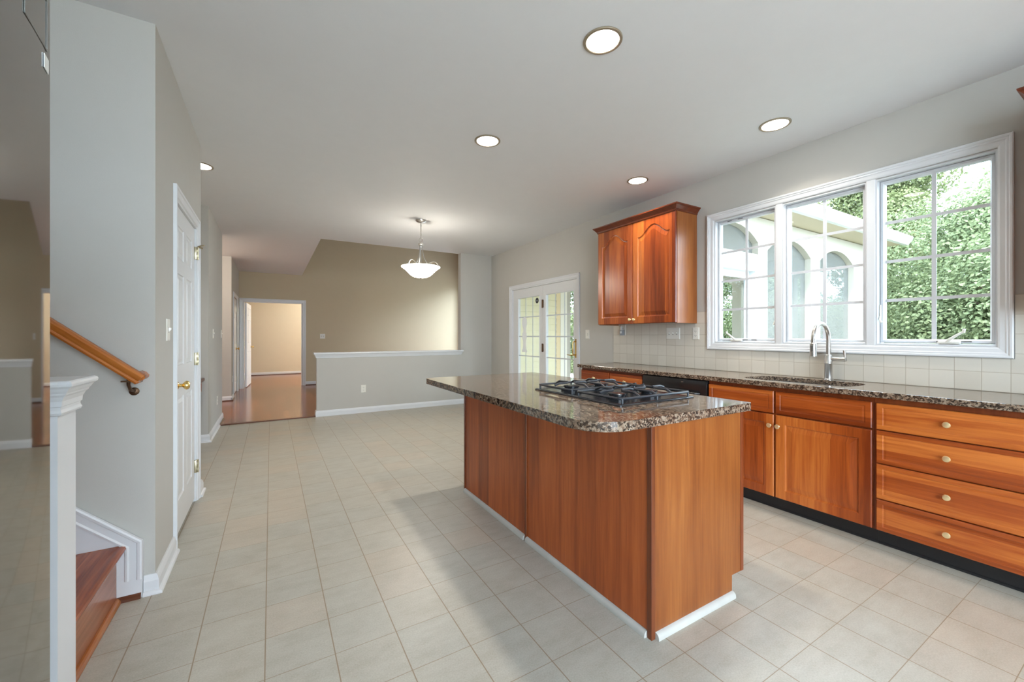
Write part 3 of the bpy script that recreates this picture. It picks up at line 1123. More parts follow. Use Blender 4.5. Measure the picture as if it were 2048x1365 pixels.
def plate(name, fn, a, b, label, cat, kind='toggle', gangs=1, group=None, w=None, h=0.118):
    w = w or (0.072 + 0.046 * (gangs - 1))
    root = thing(name, label, cat, fn(a, b, 0), group)
    mb = MB()
    o, i = rect(a - w / 2, a + w / 2, b - h / 2, b + h / 2), rect(a - w / 2 + 0.004, a + w / 2 - 0.004, b - h / 2 + 0.004, b + h / 2 - 0.004)
    mb.loops([[fn(p, q, 0.0003) for p, q in o], [fn(p, q, 0.003) for p, q in o], [fn(p, q, 0.006) for p, q in i]], True, True)
    mb.build('cover_plate', M['plastic'], root)
    for g in range(gangs):
        ga = a + (g - (gangs - 1) / 2) * 0.046
        k = kind if isinstance(kind, str) else kind[g]
        if k == 'toggle':
            mb = MB()
            mb.loops([[fn(p, q, 0.006) for p, q in rect(ga - 0.006, ga + 0.006, b - 0.012, b + 0.012)],
                      [fn(p, q, 0.0165) for p, q in rect(ga - 0.004, ga + 0.004, b + 0.002, b + 0.012)]], True, True)
            mb.build('toggle', M['plastic'], root)
            mb = MB()
            fbox(mb, fn, ga - 0.007, ga + 0.007, b - 0.014, b + 0.014, 0.0055, 0.0066)
            mb.build('toggle_slot', M['slot'], root)
        else:
            for s in (-1, 1):
                mb = MB()
                mb.loops([[fn(p, q, d) for p, q in rrect(ga - 0.016, ga + 0.016, b + s * 0.0205 - 0.014, b + s * 0.0205 + 0.014, 0.009)] for d in (0.005, 0.0075)], False, True)
                rc = mb.build('receptacle', M['plastic'], root)
                mb = MB()
                for e in (-1, 1):
                    fbox(mb, fn, ga + e * 0.0065 - 0.0014, ga + e * 0.0065 + 0.0014, b + s * 0.0205 - 0.002, b + s * 0.0205 + 0.007, 0.007, 0.0082)
                fbox(mb, fn, ga - 0.002, ga + 0.002, b + s * 0.0205 - 0.010, b + s * 0.0205 - 0.006, 0.007, 0.0082)
                mb.build('outlet_slots', M['slot'], rc)
    return root


BX = 3.592       # face of the backsplash
plate('light_switch', fnx(-0.48, 1), 2.835, 1.266, 'ivory toggle switch beside the pantry door', 'switch')
plate('light_switch', fnx(WX, -1), 4.125, 1.255, 'ivory toggle switch right of the French doors', 'switch')
plate('light_switch', fnx(-0.625, 1), 6.30, 1.262, 'single switch on the hall wall, nearer the desk nook', 'switch')
plate('light_switch', fnx(-0.625, 1), 7.28, 1.262, 'switch plate at the far edge of the near hall wall', 'switch')
plate('power_outlet', fnx(-0.625, 1), 6.74, 0.365, 'low outlet on the hall wall under the switches', 'outlet', 'outlet')
plate('light_switch', fny(11.4, -1), 1.131, 1.222, 'double switch plate right of the far doorway', 'switch', gangs=2)
plate('power_outlet', fny(6.85, -1), 1.278, 0.383, 'outlet low in the middle of the half wall', 'outlet', 'outlet', w=0.075, h=0.12)
plate('power_outlet', fnx(-0.645, 1), 9.55, 0.40, 'small outlet before the closet door in the hall', 'outlet', 'outlet')
plate('light_switch', fnx(BX, -1), 2.787, 1.259, 'three-gang switch plate on the tile under the wall cabinet', 'switch', gangs=3)
plate('power_outlet', fnx(BX, -1), 2.524, 1.257, 'outlet on the tile between cabinet and window', 'outlet', 'outlet')
plate('power_outlet', fnx(BX, -1), 3.478, 1.300, 'outlet at the left end of the tile with a night light plugged in', 'outlet', 'outlet')
# plugged-in night light
nl = thing('night_light', 'small grey plug-in night light in the left tile outlet', 'night light', (BX - 0.010, 3.478, 1.27))
mb = MB()
mb.box(BX - 0.045, BX - 0.0085, 3.452, 3.502, 1.238, 1.306, 0.008)
mb.build('housing', M['greyplug'], nl, True)
mb = MB()
mb.box(BX - 0.050, BX - 0.044, 3.467, 3.489, 1.262, 1.288, 0.004)
mb.build('sensor_window', M['label'], nl, True)
mb = MB()
mb.box(BX - 0.030, BX - 0.010, 3.488, 3.505, 1.309, 1.345, 0.004)
mb.build('light_cover', M['label'], nl, True)

# ------------------------------------------------------------------ backsplash tile
mb = MB()
mb.prism([(-0.6, 0.912), (3.643, 0.912), (3.643, 1.338), (3.643, 1.4675), (2.403, 1.4675), (2.403, 1.104), (0.530, 1.104), (0.530, 1.4675), (-0.6, 1.4675)], fx, BX, WX - 0.0003)
o = mb.build('tile_backsplash', M['walltile'])
tag(o, 'cream square tile backsplash above the long counter', 'backsplash', kind='structure')

# ------------------------------------------------------------------ cabinets
CF = 3.040      # door faces
CB = 3.060      # carcass front
KICK_X = 3.115


def round_knob(parent, c, r=0.0165, L=0.026, s=-1, axis='x', mat='brass_pale'):
    mb = MB()
    mb.lathe([(0.009, 0.0), (0.009, s * 0.003), (0.006, s * 0.006), (0.006, s * L * 0.45), (r * 0.8, s * L * 0.55), (r, s * L * 0.75), (r * 0.85, s * L * 0.93), (r * 0.4, s * L), (0, s * L)], c, axis, 16)
    return mb.build('knob', M[mat], parent, True)


fnC = lambda a, b, c: (CB - c, a, b)      # faces toward -x, thickness 0.02


def carcass(root, y0, y1, z0=0.098, z1=0.874, sink=False):
    mb = MB()
    if sink:
        mb.box(CB + 0.0005, 3.588, y0, y1, z0, 0.69)
        mb.box(CB + 0.0005, CB + 0.012, y0, y1, 0.69, z1)
        mb.box(CB + 0.012, 3.588, y0, y0 + 0.018, 0.69, z1)
        mb.box(CB + 0.012, 3.588, y1 - 0.018, y1, 0.69, z1)
    else:
        mb.box(CB + 0.0005, 3.588, y0, y1, z0, z1)
    mb.build('cabinet_body', M['cherry_dark'], root)
    mb = MB()
    mb.box(KICK_X, KICK_X + 0.015, y0, y1, 0.0, z0 - 0.001)
    mb.box(KICK_X - 0.004, KICK_X, y0, y1, 0.0, 0.012)
    mb.build('toe_kick', M['black'], root)


def drawer_front(root, y0, y1, z0, z1, knobs=(), mat='cherry_h'):
    mb = MB()
    raised_door(mb, y0, y1, z0, z1, fnC, 0.020, [(y0 + 0.030, y1 - 0.030, z0 + 0.024, z1 - 0.024, 0)], frame_bev=0.004, groove=0.003, gw=0.006, bw=0.010)
    d = mb.build('drawer_front', M[mat], root)
    for k in knobs:
        round_knob(d, (CF, k[0], k[1]))
    return d


def cab_door(root, y0, y1, z0, z1, knob=None, arch=0.0):
    mb = MB()
    raised_door(mb, y0, y1, z0, z1, fnC, 0.020, [(y0 + 0.062, y1 - 0.062, z0 + 0.062, z1 - 0.060, arch)], frame_bev=0.004)
    d = mb.build('door', M['cherry_v'], root)
    if knob:
        round_knob(d, (CF, *knob))
    return d


# drawer bank on the right
db = thing('base_cabinet', 'four-drawer cherry base cabinet at the right end of the long counter', 'cabinet', (3.32, 0.67, 0), 'base cabinets under the long counter')
carcass(db, 0.372, 0.978)
for (z0, z1) in ((0.690, 0.842), (0.494, 0.684), (0.288, 0.488), (0.103, 0.282)):
    drawer_front(db, 0.378, 0.966, z0, z1, [(0.674, (z0 + z1) / 2 + 0.004)])
# sink base
sb = thing('base_cabinet', 'cherry sink base cabinet under the faucet, two doors below false drawers', 'cabinet', (3.32, 1.5, 0), 'base cabinets under the long counter')
carcass(sb, 0.979, 2.030, sink=True)
drawer_front(sb, 0.986, 1.518, 0.690, 0.845)
drawer_front(sb, 1.530, 2.024, 0.690, 0.845)
cab_door(sb, 0.986, 1.518, 0.103, 0.680, (1.498, 0.603))
cab_door(sb, 1.530, 2.024, 0.103, 0.680, (1.552, 0.603))
# left cabinet
lb = thing('base_cabinet', 'cherry base cabinet at the far left end of the long counter, by the French doors', 'cabinet', (3.32, 3.15, 0), 'base cabinets under the long counter')
carcass(lb, 2.702, 3.600)
drawer_front(lb, 2.710, 3.140, 0.690, 0.850, [(2.925, 0.772)])
drawer_front(lb, 3.152, 3.592, 0.690, 0.850, [(3.372, 0.772)])
cab_door(lb, 2.710, 3.140, 0.103, 0.680, (3.118, 0.61))
cab_door(lb, 3.152, 3.592, 0.103, 0.680, (3.174, 0.61))
# cabinet carrying the right end of the counter, past the picture edge
rb = thing('base_cabinet', 'cherry base cabinet right of the drawer bank, just past the picture edge', 'cabinet', (3.32, -0.11, 0), 'base cabinets under the long counter')
carcass(rb, -0.595, 0.371)
drawer_front(rb, -0.588, -0.118, 0.690, 0.842, [(-0.353, 0.77)])
drawer_front(rb, -0.106, 0.364, 0.690, 0.842, [(0.129, 0.77)])
cab_door(rb, -0.588, -0.118, 0.103, 0.680, (-0.138, 0.603))
cab_door(rb, -0.106, 0.364, 0.103, 0.680, (-0.086, 0.603))
# dishwasher
dw = thing('dishwasher', 'black dishwasher between cherry cabinets behind the island', 'dishwasher', (3.32, 2.365, 0))
mb = MB()
mb.box(3.07, 3.588, 2.034, 2.698, 0.10, 0.872)
mb.build('tub', M['dish'], dw)
mb = MB()
mb.box(3.030, 3.069, 2.036, 2.696, 0.742, 0.868, 0.008)
cp = mb.build('control_panel', M['dish'], dw, True)
mb = MB()
mb.box(3.026, 3.0305, 2.25, 2.268, 0.838, 0.844)
mb.build('control_panel_badge', M['nickel'], cp)
mb = MB()
mb.box(3.034, 3.069, 2.036, 2.696, 0.115, 0.738, 0.006)
mb.build('door', M['dish'], dw, True)
mb = MB()
pts = [(3.030, 2.10, 0.757), (2.998, 2.12, 0.757), (2.994, 2.16, 0.757), (2.994, 2.57, 0.757), (2.998, 2.61, 0.757), (3.030, 2.63, 0.757)]
mb.tube(pts, 0.013, 10)
mb.build('handle', M['dish'], dw, True)
mb = MB()
mb.box(KICK_X, KICK_X + 0.02, 2.034, 2.698, 0.0, 0.098)
mb.build('toe_kick', M['black'], dw)

# long countertop with the sink cut-out
mb = MB()
outer = [(3.012, -0.6), (WX - 0.001, -0.6), (WX - 0.001, 3.648), (3.05, 3.648), (3.020, 3.640), (3.012, 3.615)]
hole = []
for k in range(40):
    t = 2 * pi * k / 40
    ex = 0.45
    cx_, cy_ = 3.295, 1.475
    hx = abs(math.cos(t)) ** ex * (1 if math.cos(t) >= 0 else -1) * 0.185
    hy = abs(math.sin(t)) ** ex * (1 if math.sin(t) >= 0 else -1) * 0.345
    hole.append((cx_ + hx, cy_ + hy))
mb.prism(outer, fz, 0.876, 0.911, [list(reversed(hole))])
ct = mb.build('countertop', M['granite'])
mod = ct.modifiers.new('bevel', 'BEVEL')
mod.width = 0.004
mod.segments = 2
mod.limit_method = 'ANGLE'
tag(ct, 'long speckled granite countertop along the window wall', 'countertop')

# undermount sink
sk = thing('kitchen_sink', 'undermount steel sink set in the counter under the window', 'sink', (3.295, 1.475, 0.70))


def scaled(poly, k, z, c=(3.295, 1.475)):
    return [(c[0] + (a - c[0]) * k, c[1] + (b - c[1]) * k, z) for a, b in poly]


mb = MB()
mb.loops([scaled(hole, 1.06, 0.8755), scaled(hole, 0.985, 0.8755), scaled(hole, 0.975, 0.860), scaled(hole, 0.955, 0.72), scaled(hole, 0.90, 0.705), scaled(hole, 0.1, 0.70)], False, True)
mb.build('basin', M['steel'], sk, True)
mb = MB()
mb.box(3.12, 3.47, 1.392, 1.412, 0.708, 0.868, 0.008)
mb.build('divider', M['steel'], sk, True)
for yc in (1.27, 1.58):
    mb = MB()
    mb.lathe([(0.045, 0.706), (0.045, 0.710), (0.03, 0.709), (0.0, 0.706)], (3.295, yc, 0), 'z', 20)
    mb.build('drain', M['nickel'], sk, True)

# faucet
FX, FY = 3.515, 1.389
fa = thing('kitchen_faucet', 'brushed nickel gooseneck faucet in front of the middle window', 'faucet', (FX, FY, 0.911))
mb = MB()
mb.lathe([(0.031, 0.911), (0.031, 0.917), (0.0255, 0.922), (0.0245, 1.028), (0.026, 1.030), (0.026, 1.036), (0.0245, 1.038), (0.0245, 1.085), (0.021, 1.095), (0.016, 1.098)], (FX, FY, 0), 'z', 24)
mb.build('faucet_body', M['nickel'], fa, True)
mb = MB()
R = 0.115
pts = [(FX, FY, 1.09), (FX, FY, 1.16)]
for k in range(0, 15):
    a = pi * k / 14
    pts.append((FX - R + R * math.cos(a), FY + 0.0 * k, 1.205 + R * math.sin(a) * 1.02))
pts.append((FX - 2 * R, FY, 1.18))
mb.tube(pts, 0.0145, 14)
mb.build('spout', M['nickel'], fa, True)
mb = MB()
mb.lathe([(0.0155, 1.185), (0.020, 1.180), (0.0205, 1.165), (0.0205, 1.11), (0.0225, 1.098), (0.0225, 1.090), (0.017, 1.088), (0, 1.088)], (FX - 2 * R, FY, 0), 'z', 20)
sh = mb.build('spray_head', M['nickel'], fa, True)
mb = MB()
mb.box(FX - 2 * R - 0.0225, FX - 2 * R - 0.0195, FY - 0.008, FY + 0.008, 1.125, 1.165, 0.001)
mb.build('spray_button', M['slot'], sh)
mb = MB()
mb.lathe([(0.014, 0.0), (0.014, -0.06), (0.017, -0.066), (0.017, -0.085), (0.012, -0.088), (0, -0.088)], (FX, FY - 0.02, 1.066), 'y', 16)
hb = mb.build('valve_stem', M['nickel'], fa, True)
mb = MB()
mb.tube([(FX, FY - 0.098, 1.062), (FX - 0.003, FY - 0.100, 1.09), (FX - 0.006, FY - 0.098, 1.132)], [0.008, 0.007, 0.009], 10)
mb.build('lever', M['nickel'], hb, True)


# wall cabinets
def crown(mb, x0, x1, y0, y1, z):
    prof = [(0.0, z - 0.025), (0.006, z - 0.02), (0.008, z - 0.006), (0.016, z + 0.004), (0.030, z + 0.022), (0.040, z + 0.030), (0.042, z + 0.040), (0.0, z + 0.040)]
    rings = []
    for o, zz in prof:
        rings.append([(x1, y0 - o, zz), (x0 - o, y0 - o, zz), (x0 - o, y1 + o, zz), (x1, y1 + o, zz)])
    mb.loops(rings, closed=False)
    mb.box(x0 + 0.002, x1, y0 + 0.002, y1 - 0.002, z + 0.02, z + 0.039)


UF = 3.276


def wall_cabinet(y0, y1, z0, z1, label, split, knobs):
    root = thing('wall_cabinet', label, 'cabinet', (3.45, (y0 + y1) / 2, z0), 'cherry wall cabinets')
    mb = MB()
    mb.box(UF + 0.022, BX - 0.001, y0 + 0.0195, y1 - 0.0195, z0 + 0.012, z1)
    mb.build('cabinet_body', M['cherry_dark'], root)
    for yy in (y0, y1 - 0.019):
        mb = MB()
        mb.box(UF + 0.0205, BX - 0.001, yy, yy + 0.019, z0, z1, 0.001)
        mb.build('side_panel', M['veneer_end'], root)
    fn = lambda a, b, c: (UF + 0.020 - c, a, b)
    for (a0, a1, kn) in ((y0 + 0.004, split - 0.004, knobs[0]), (split + 0.004, y1 - 0.004, knobs[1])):
        mb = MB()
        raised_door(mb, a0, a1, z0 + 0.006, z1 - 0.022, fn, 0.020, [(a0 + 0.066, a1 - 0.066, z0 + 0.075, z1 - 0.085, 0.10)], frame_bev=0.004, groove=0.009, gw=0.014, bw=0.036)
        d = mb.build('door', M['cherry_v'], root)
        if kn:
            round_knob(d, (UF, *kn), r=0.0155)
    mb = MB()
    crown(mb, UF - 0.002, BX - 0.001, y0, y1, z1)
    mb.build('crown_moulding', M['cherry_dark'], root)
    return root


wall_cabinet(2.512, 3.576, 1.357, 2.440, 'cherry wall cabinet with two arched doors left of the window', 3.048, [(3.020, 1.405), (3.076, 1.405)])
wall_cabinet(-0.55, 0.432, 1.357, 2.440, 'cherry wall cabinet at the right picture edge, only its crown corner showing', -0.07, [(-0.10, 1.405), (-0.04, 1.405)])

# ------------------------------------------------------------------ island
il = thing('kitchen_island', 'cherry kitchen island with white shoe moulding', 'island', (1.65, 2.05, 0))
IX0, IX1, IY0, IY1 = 1.325, 1.972, 1.131, 2.985
mb = MB()
mb.box(IX0 + 0.012, 1.880, IY0 + 0.012, IY1 - 0.001, 0.0, 0.10)
mb.box(IX0 + 0.012, IX1 - 0.022, IY0 + 0.012, IY1 - 0.001, 0.10, 0.874)
mb.build('cabinet_body', M['cherry_dark'], il)
for (a0, a1) in ((IY0 + 0.022, 2.066), (2.084, IY1 - 0.014)):
    mb = MB()
    mb.box(IX0 + 0.004, IX0 + 0.011, a0, a1, 0.003, 0.874)
    mb.build('side_panel', M['veneer'], il)
for (a0, a1) in ((2.066, 2.084), (IY1 - 0.014, IY1)):
    mb = MB()
    mb.box(IX0 - 0.004, IX0 + 0.0115, a0, a1, 0.0, 0.874, 0.002)
    mb.build('batten', M['post'], il)
mb = MB()
mb.box(IX0 - 0.002, IX0 + 0.020, IY0 - 0.002, IY0 + 0.0215, 0.0, 0.874, 0.002)
mb.build('corner_post', M['post'], il)
mb = MB()
mb.prism([(IX0 + 0.021, 0.003), (1.880, 0.003), (1.880, 0.100), (IX1 - 0.024, 0.100), (IX1 - 0.024, 0.874), (IX0 + 0.021, 0.874)], fy, IY0, IY0 + 0.0115)
mb.build('end_panel', M['veneer_end'], il)
mb = MB()
mb.box(IX1 - 0.0235, IX1, IY0 - 0.003, IY0 + 0.0115, 0.100, 0.874, 0.003)
mb.build('edge_stile', M['cherry_dark'], il)
IS = [(0, 0), (0.019, 0), (0.019, 0.008), (0.016, 0.018), (0.009, 0.025), (0, 0.027)]
mb = MB()
base_run(mb, (IX0 + 0.003, IY0 + 0.024), (IX0 + 0.003, 2.064), (-1, 0), 0, IS)
base_run(mb, (IX0 + 0.003, 2.086), (IX0 + 0.003, IY1 - 0.016), (-1, 0), 0, IS)
base_run(mb, (IX0 + 0.022, IY0), (1.882, IY0), (0, -1), 0, IS)
mb.build('shoe_moulding', M['dullwhite'], il, True)
# doors on the working side
fnI = lambda a, b, c: (IX1 - 0.021 + c, a, b)
for k in range(4):
    a0 = IY0 + 0.03 + k * 0.455
    mb = MB()
    raised_door(mb, a0, a0 + 0.445, 0.11, 0.862, fnI, 0.02, [(a0 + 0.06, a0 + 0.385, 0.17, 0.80, 0)])
    d = mb.build('door', M['cherry_v'], il)
    round_knob(d, (IX1 - 0.001, a0 + (0.42 if k % 2 == 0 else 0.025), 0.79), s=1)
mb = MB()
mb.box(1.878, 1.884, IY0 + 0.012, IY1 - 0.002, 0.0, 0.099)
mb.build('toe_kick', M['black'], il)

mb = MB()
top = rrect(1.000, 1.990, 1.098, 2.998, 0.1, 10, corners=(0.16, 0.012, 0.03, 0.06))
mb.prism(top, fz, 0.876, 0.914)
gt = mb.build('countertop', M['granite'])
mod = gt.modifiers.new('bevel', 'BEVEL')
mod.width = 0.005
mod.segments = 2
mod.limit_method = 'ANGLE'
mod.angle_limit = math.radians(50)
tag(gt, 'speckled granite island top with a rounded front corner', 'countertop')

# ------------------------------------------------------------------ cooktop
ck = thing('gas_cooktop', 'black gas cooktop with cast iron grates on the island', 'cooktop', (1.62, 1.69, 0.914))
mb = MB()
CX0, CX1, CY0, CY1 = 1.352, 1.892, 1.333, 2.030
mb.loops([[(x, y, z) for x, y in rrect(CX0 + i, CX1 - i, CY0 + i, CY1 - i, 0.02)] for i, z in ((0, 0.9143), (0, 0.919), (0.006, 0.923), (0.02, 0.923), (0.028, 0.920))], True, True)
mb.build('glass_base', M['enamel'], ck, True)
BURN = [(1.505, 1.50), (1.735, 1.50), (1.505, 1.865), (1.735, 1.865)]
for bx, by in BURN:
    mb = MB()
    mb.lathe([(0.060, 0.920), (0.060, 0.924), (0.045, 0.928), (0.040, 0.930), (0.040, 0.938), (0.046, 0.939), (0.046, 0.945), (0.036, 0.948), (0.0, 0.949)], (bx, by, 0), 'z', 24)
    mb.build('burner', M['enamel'], ck, True)
for y0, y1 in ((1.352, 1.662), (1.715, 2.012)):
    gx0, gx1, gz = 1.378, 1.868, 0.962
    g = 0.0065

    def bar(mb, p, q, r=g):
        mb.tube([p, q], r, 6)
    mb = MB()
    # outer rails, low, with bent feet at the corners
    zr = 0.944
    loop = rrect(gx0, gx1, y0, y1, 0.015, 3)
    pts = [(a, b, zr) for a, b in loop]
    pts.append(pts[0])
    mb.tube(pts, g, 6)
    mb.tube([(gx0, (y0 + y1) / 2, zr), (gx1, (y0 + y1) / 2, zr)], g * 0.9, 6) if False else None
    xm = (gx0 + gx1) / 2
    mb.tube([(xm, y0, zr), (xm, y0 + 0.03, gz - 0.004), (xm, y1 - 0.03, gz - 0.004), (xm, y1, zr)], g * 0.9, 6)
    # bevelled feet
    for a in (gx0 + 0.01, xm, gx1 - 0.01):
        for b in (y0, y1):
            mb.tube([(a, b, zr), (a, b, 0.9225)], [g, g * 0.8], 6)
    grate = mb.build('grate', M['iron'], ck, True)
    yc = (y0 + y1) / 2
    for bx in (1.505, 1.735):
        by = 1.50 if y0 < 1.5 else 1.865
        for (dx, dy) in ((1, 0), (-1, 0), (0, 1), (0, -1)):
            ex = bx + dx * 0.118 if dx else bx
            ey = (y1 if dy > 0 else y0) if dy else by
            mb = MB()
            mid = (bx + (ex - bx) * 0.75, by + (ey - by) * 0.75, gz)
            mb.tube([(ex, ey, zr + (0.01 if dx else 0)), mid, (bx + (ex - bx) * 0.28, by + (ey - by) * 0.28, gz), (bx + (ex - bx) * 0.22, by + (ey - by) * 0.22, gz + 0.004)],
                    [g, g, g, g * 0.6], 6)
            mb.build('grate_finger', M['iron'], grate, True)
for kx, ky in ((1.80, 1.735), (1.845, 1.70), (1.80, 1.665), (1.845, 1.64)):
    mb = MB()
    mb.lathe([(0.022, 0.9205), (0.022, 0.925), (0.017, 0.930), (0.0155, 0.948), (0.012, 0.951), (0, 0.951)], (kx, ky, 0), 'z', 16)
    mb.box(kx - 0.014, kx + 0.014, ky - 0.003, ky + 0.003, 0.948, 0.957, 0.002)
    mb.build('control_knob', M['enamel'], ck, True)

# ------------------------------------------------------------------ ceiling lights
def make_can(label):
    root = thing('recessed_light', label, 'ceiling light', (0, 0, H), 'recessed ceiling lights')
    mb = MB()
    mb.lathe([(0.099, -0.0004), (0.099, -0.004), (0.096, -0.007), (0.084, -0.008), (0.081, -0.005), (0.081, -0.0004)], (0, 0, H), 'z', 40)
    mb.build('trim_ring', M['canring'], root, True)
    mb = MB()
    mb.lathe([(0.081, -0.0048), (0.0805, -0.0018), (0.0, -0.0016)], (0, 0, H), 'z', 40)
    mb.build('lamp_lens', M['lens'], root, True)
    ld = bpy.data.lights.new('can_bulb', 'AREA')
    ld.shape = 'DISK'
    ld.size = 0.15
    ld.spread = math.radians(125)
    ld.energy = CAN_W
    ld.color = (1.0, 0.93, 0.83)
    lo = bpy.data.objects.new('lamp_bulb', ld)
    COL.objects.link(lo)
    lo.parent = root
    lo.location = (0, 0, -0.010)
    return root


can = make_can('largest round recessed ceiling light, above the near end of the island')
can.location = (1.455, 1.552, H)
for (x, y, lab) in ((1.437, 2.80, 'recessed ceiling light above the far end of the island'),
                    (3.054, 2.775, 'recessed ceiling light near the wall cabinet'),
                    (3.087, 1.543, 'recessed ceiling light above the kitchen window'),
                    (-0.539, 4.50, 'recessed ceiling light half hidden behind the pantry wall')):
    c = copy_tree(can)
    c.location = (x, y, H)
    c['label'] = lab

# ------------------------------------------------------------------ pendant
PX, PY = 1.682, 5.178
pe = thing('pendant_light', 'brushed nickel pendant with a white glass bowl over the breakfast area', 'pendant light', (PX, PY, H))
mb = MB()
mb.lathe([(0.0, H - 0.034), (0.012, H - 0.034), (0.020, H - 0.028), (0.045, H - 0.024), (0.066, H - 0.010), (0.068, H - 0.0004)], (PX, PY, 0), 'z', 32)
mb.build('ceiling_canopy', M['nickel'], pe, True)
mb = MB()
nlk = 7
zt, zb = H - 0.030, 2.515
for k in range(nlk):
    z0 = zt - (zt - zb) * k / nlk
    z1 = zt - (zt - zb) * (k + 1) / nlk
    zc, hh = (z0 + z1) / 2, (z0 - z1) / 2 + 0.003
    ring = []
    for i in range(13):
        a = 2 * pi * i / 12
        u, w = 0.008 * math.cos(a), hh * math.sin(a)
        ring.append((PX + (u if k % 2 else 0), PY + (0 if k % 2 else u), zc + w))
    mb.tube(ring, 0.0022, 6, False)
mb.tube([(PX + 0.004, PY, zt), (PX + 0.006, PY + 0.003, 2.62), (PX + 0.002, PY, 2.50)], 0.002, 6)
mb.build('chain', M['nickel'], pe, True)
mb = MB()
mb.tube([(PX + 0.022 * math.cos(2 * pi * i / 20) * 0.86, PY - 0.022 * math.cos(2 * pi * i / 20) * 0.5, 2.485 + 0.024 * math.sin(2 * pi * i / 20)) for i in range(21)], 0.0035, 8, False)
mb.build('ring', M['nickel'], pe, True)
mb = MB()
mb.lathe([(0.0, 2.466), (0.006, 2.464), (0.008, 2.45), (0.030, 2.443), (0.036, 2.435), (0.036, 2.424), (0.024, 2.416), (0.018, 2.40), (0.018, 2.38), (0.0, 2.378)], (PX, PY, 0), 'z', 24)
mb.build('hub', M['nickel'], pe, True)
mb = MB()
mb.tube([(PX, PY, 2.38), (PX, PY, 1.99)], 0.006, 10)
mb.build('stem', M['nickel'], pe, True)


def bez(p, n=16):
    out = []
    for i in range(n + 1):
        t = i / n
        q = [Vector(v) for v in p]
        while len(q) > 1:
            q = [a.lerp(b, t) for a, b in zip(q[:-1], q[1:])]
        out.append(q[0])
    return out


for k in range(3):
    a = math.radians(-28 + 120 * k)
    ca, sa = math.cos(a), math.sin(a)
    P3 = lambda r, z: (PX + ca * r, PY + sa * r, z)
    mb = MB()
    mb.tube(bez([P3(0.020, 2.42), P3(0.022, 2.30), P3(0.045, 2.20), P3(0.14, 2.125)]), 0.0052, 8)
    mb.tube(bez([P3(0.065, 2.125), P3(0.11, 2.21), P3(0.20, 2.235), P3(0.232, 2.145)]), 0.0055, 8)
    mb.build('scroll_arm', M['nickel'], pe, True)
    mb = MB()
    mb.sphere(P3(0.236, 2.138), 0.011, 12)
    mb.build('rim_clip', M['nickel'], pe, True)
mb = MB()
prof = [(0.0, 1.992), (0.05, 1.994), (0.09, 2.003), (0.13, 2.026), (0.165, 2.062), (0.20, 2.096), (0.225, 2.114), (0.246, 2.128), (0.247, 2.134)]
mb.lathe(prof, (PX, PY, 0), 'z', 48)
mb.build('glass_bowl', M['bowl'], pe, True)
mb = MB()
prof = [(0.247, 2.1342), (0.240, 2.135),
        (0.22, 2.122), (0.195, 2.103), (0.16, 2.068), (0.126, 2.034), (0.088, 2.010), (0.05, 2.001), (0.001, 1.999)]
mb.lathe(prof, (PX, PY, 0), 'z', 48)
mb.build('bowl_lining', M['liner'], pe, True)
mb = MB()
mb.lathe([(0.0, 1.975), (0.006, 1.977), (0.012, 1.984), (0.014, 1.9905), (0.0, 1.9915)], (PX, PY, 0), 'z', 16)
mb.build('finial', M['bronze'], pe, True)
ld = bpy.data.lights.new('pendant_bulb', 'POINT')
ld.energy = PEND_W
ld.color = (1.0, 0.93, 0.82)
ld.shadow_soft_size = 0.05
lo = bpy.data.objects.new('lamp_bulb', ld)
COL.objects.link(lo)
lo.parent = pe
lo.location = (0.05, 0.03, 2.13 - H)


# unseen lamps of the rooms beyond: simple flush globes on their ceilings
def flush(x, y, z, w, label, col):
    root = thing('flush_light', label, 'ceiling light', (x, y, z))
    mb = MB()
    mb.lathe([(0.16, -0.0005), (0.16, -0.02), (0.15, -0.025), (0.0, -0.026)], (x, y, z), 'z', 32)
    mb.build('mount', M['nickel'], root, True)
    mb = MB()
    mb.lathe([(0.145, -0.027), (0.14, -0.06), (0.10, -0.09), (0.0, -0.10)], (x, y, z), 'z', 32)
    mb.build('globe', M['globe'], root, True)
    ld = bpy.data.lights.new('flush_bulb', 'POINT')
    ld.energy = w
    ld.color = col
    ld.shadow_soft_size = 0.12
    lo = bpy.data.objects.new('lamp_bulb', ld)
    COL.objects.link(lo)
    lo.parent = root
    lo.location = (0, 0, -0.25)


flush(2.2, 13.3, H, DEN_W, 'unseen ceiling light added to brighten the room through the doorway', (1.0, 0.95, 0.84))  # lamp added out of view to light the far room warmly
flush(-1.9, 8.4, H, HALL_W, 'flush ceiling light of the side passage', (1.0, 0.85, 0.72))

# ------------------------------------------------------------------ staircase, rail, end post
st = thing('staircase', 'oak steps going up to the left behind the white post', 'stairs', (-1.2, 2.1, 0))
NX, TZ = -0.577, 0.262
for k in range(4):
    xk = NX - 0.27 * k
    zk = TZ * (k + 1)
    mb = MB()
    y1 = 2.545
    sec = [(0.0, 0.0), (0.30, 0.0), (0.30, -0.027), (0.0, -0.027), (-0.010, -0.022), (-0.0135, -0.0135), (-0.010, -0.004)]
    mb.loops([[(xk - 0.0135 - p, y, zk + q) for p, q in sec] for y in (1.72, y1)], True, True)
    mb.build('tread', M['tread'], st)
    mb = MB()
    mb.box(xk - 0.055, xk - 0.036, 1.72, y1, TZ * k, zk - 0.0275)
    mb.build('riser', M['riser'], st)
mb = MB()
base_run(mb, (NX - 0.0355, 1.72), (NX - 0.0355, 2.545), (1, 0), 0, [(0, 0), (0.018, 0), (0.018, 0.008), (0.014, 0.016), (0.007, 0.021), (0, 0.022)])
mb.build('shoe_moulding', M['oak'], st)
mb = MB()
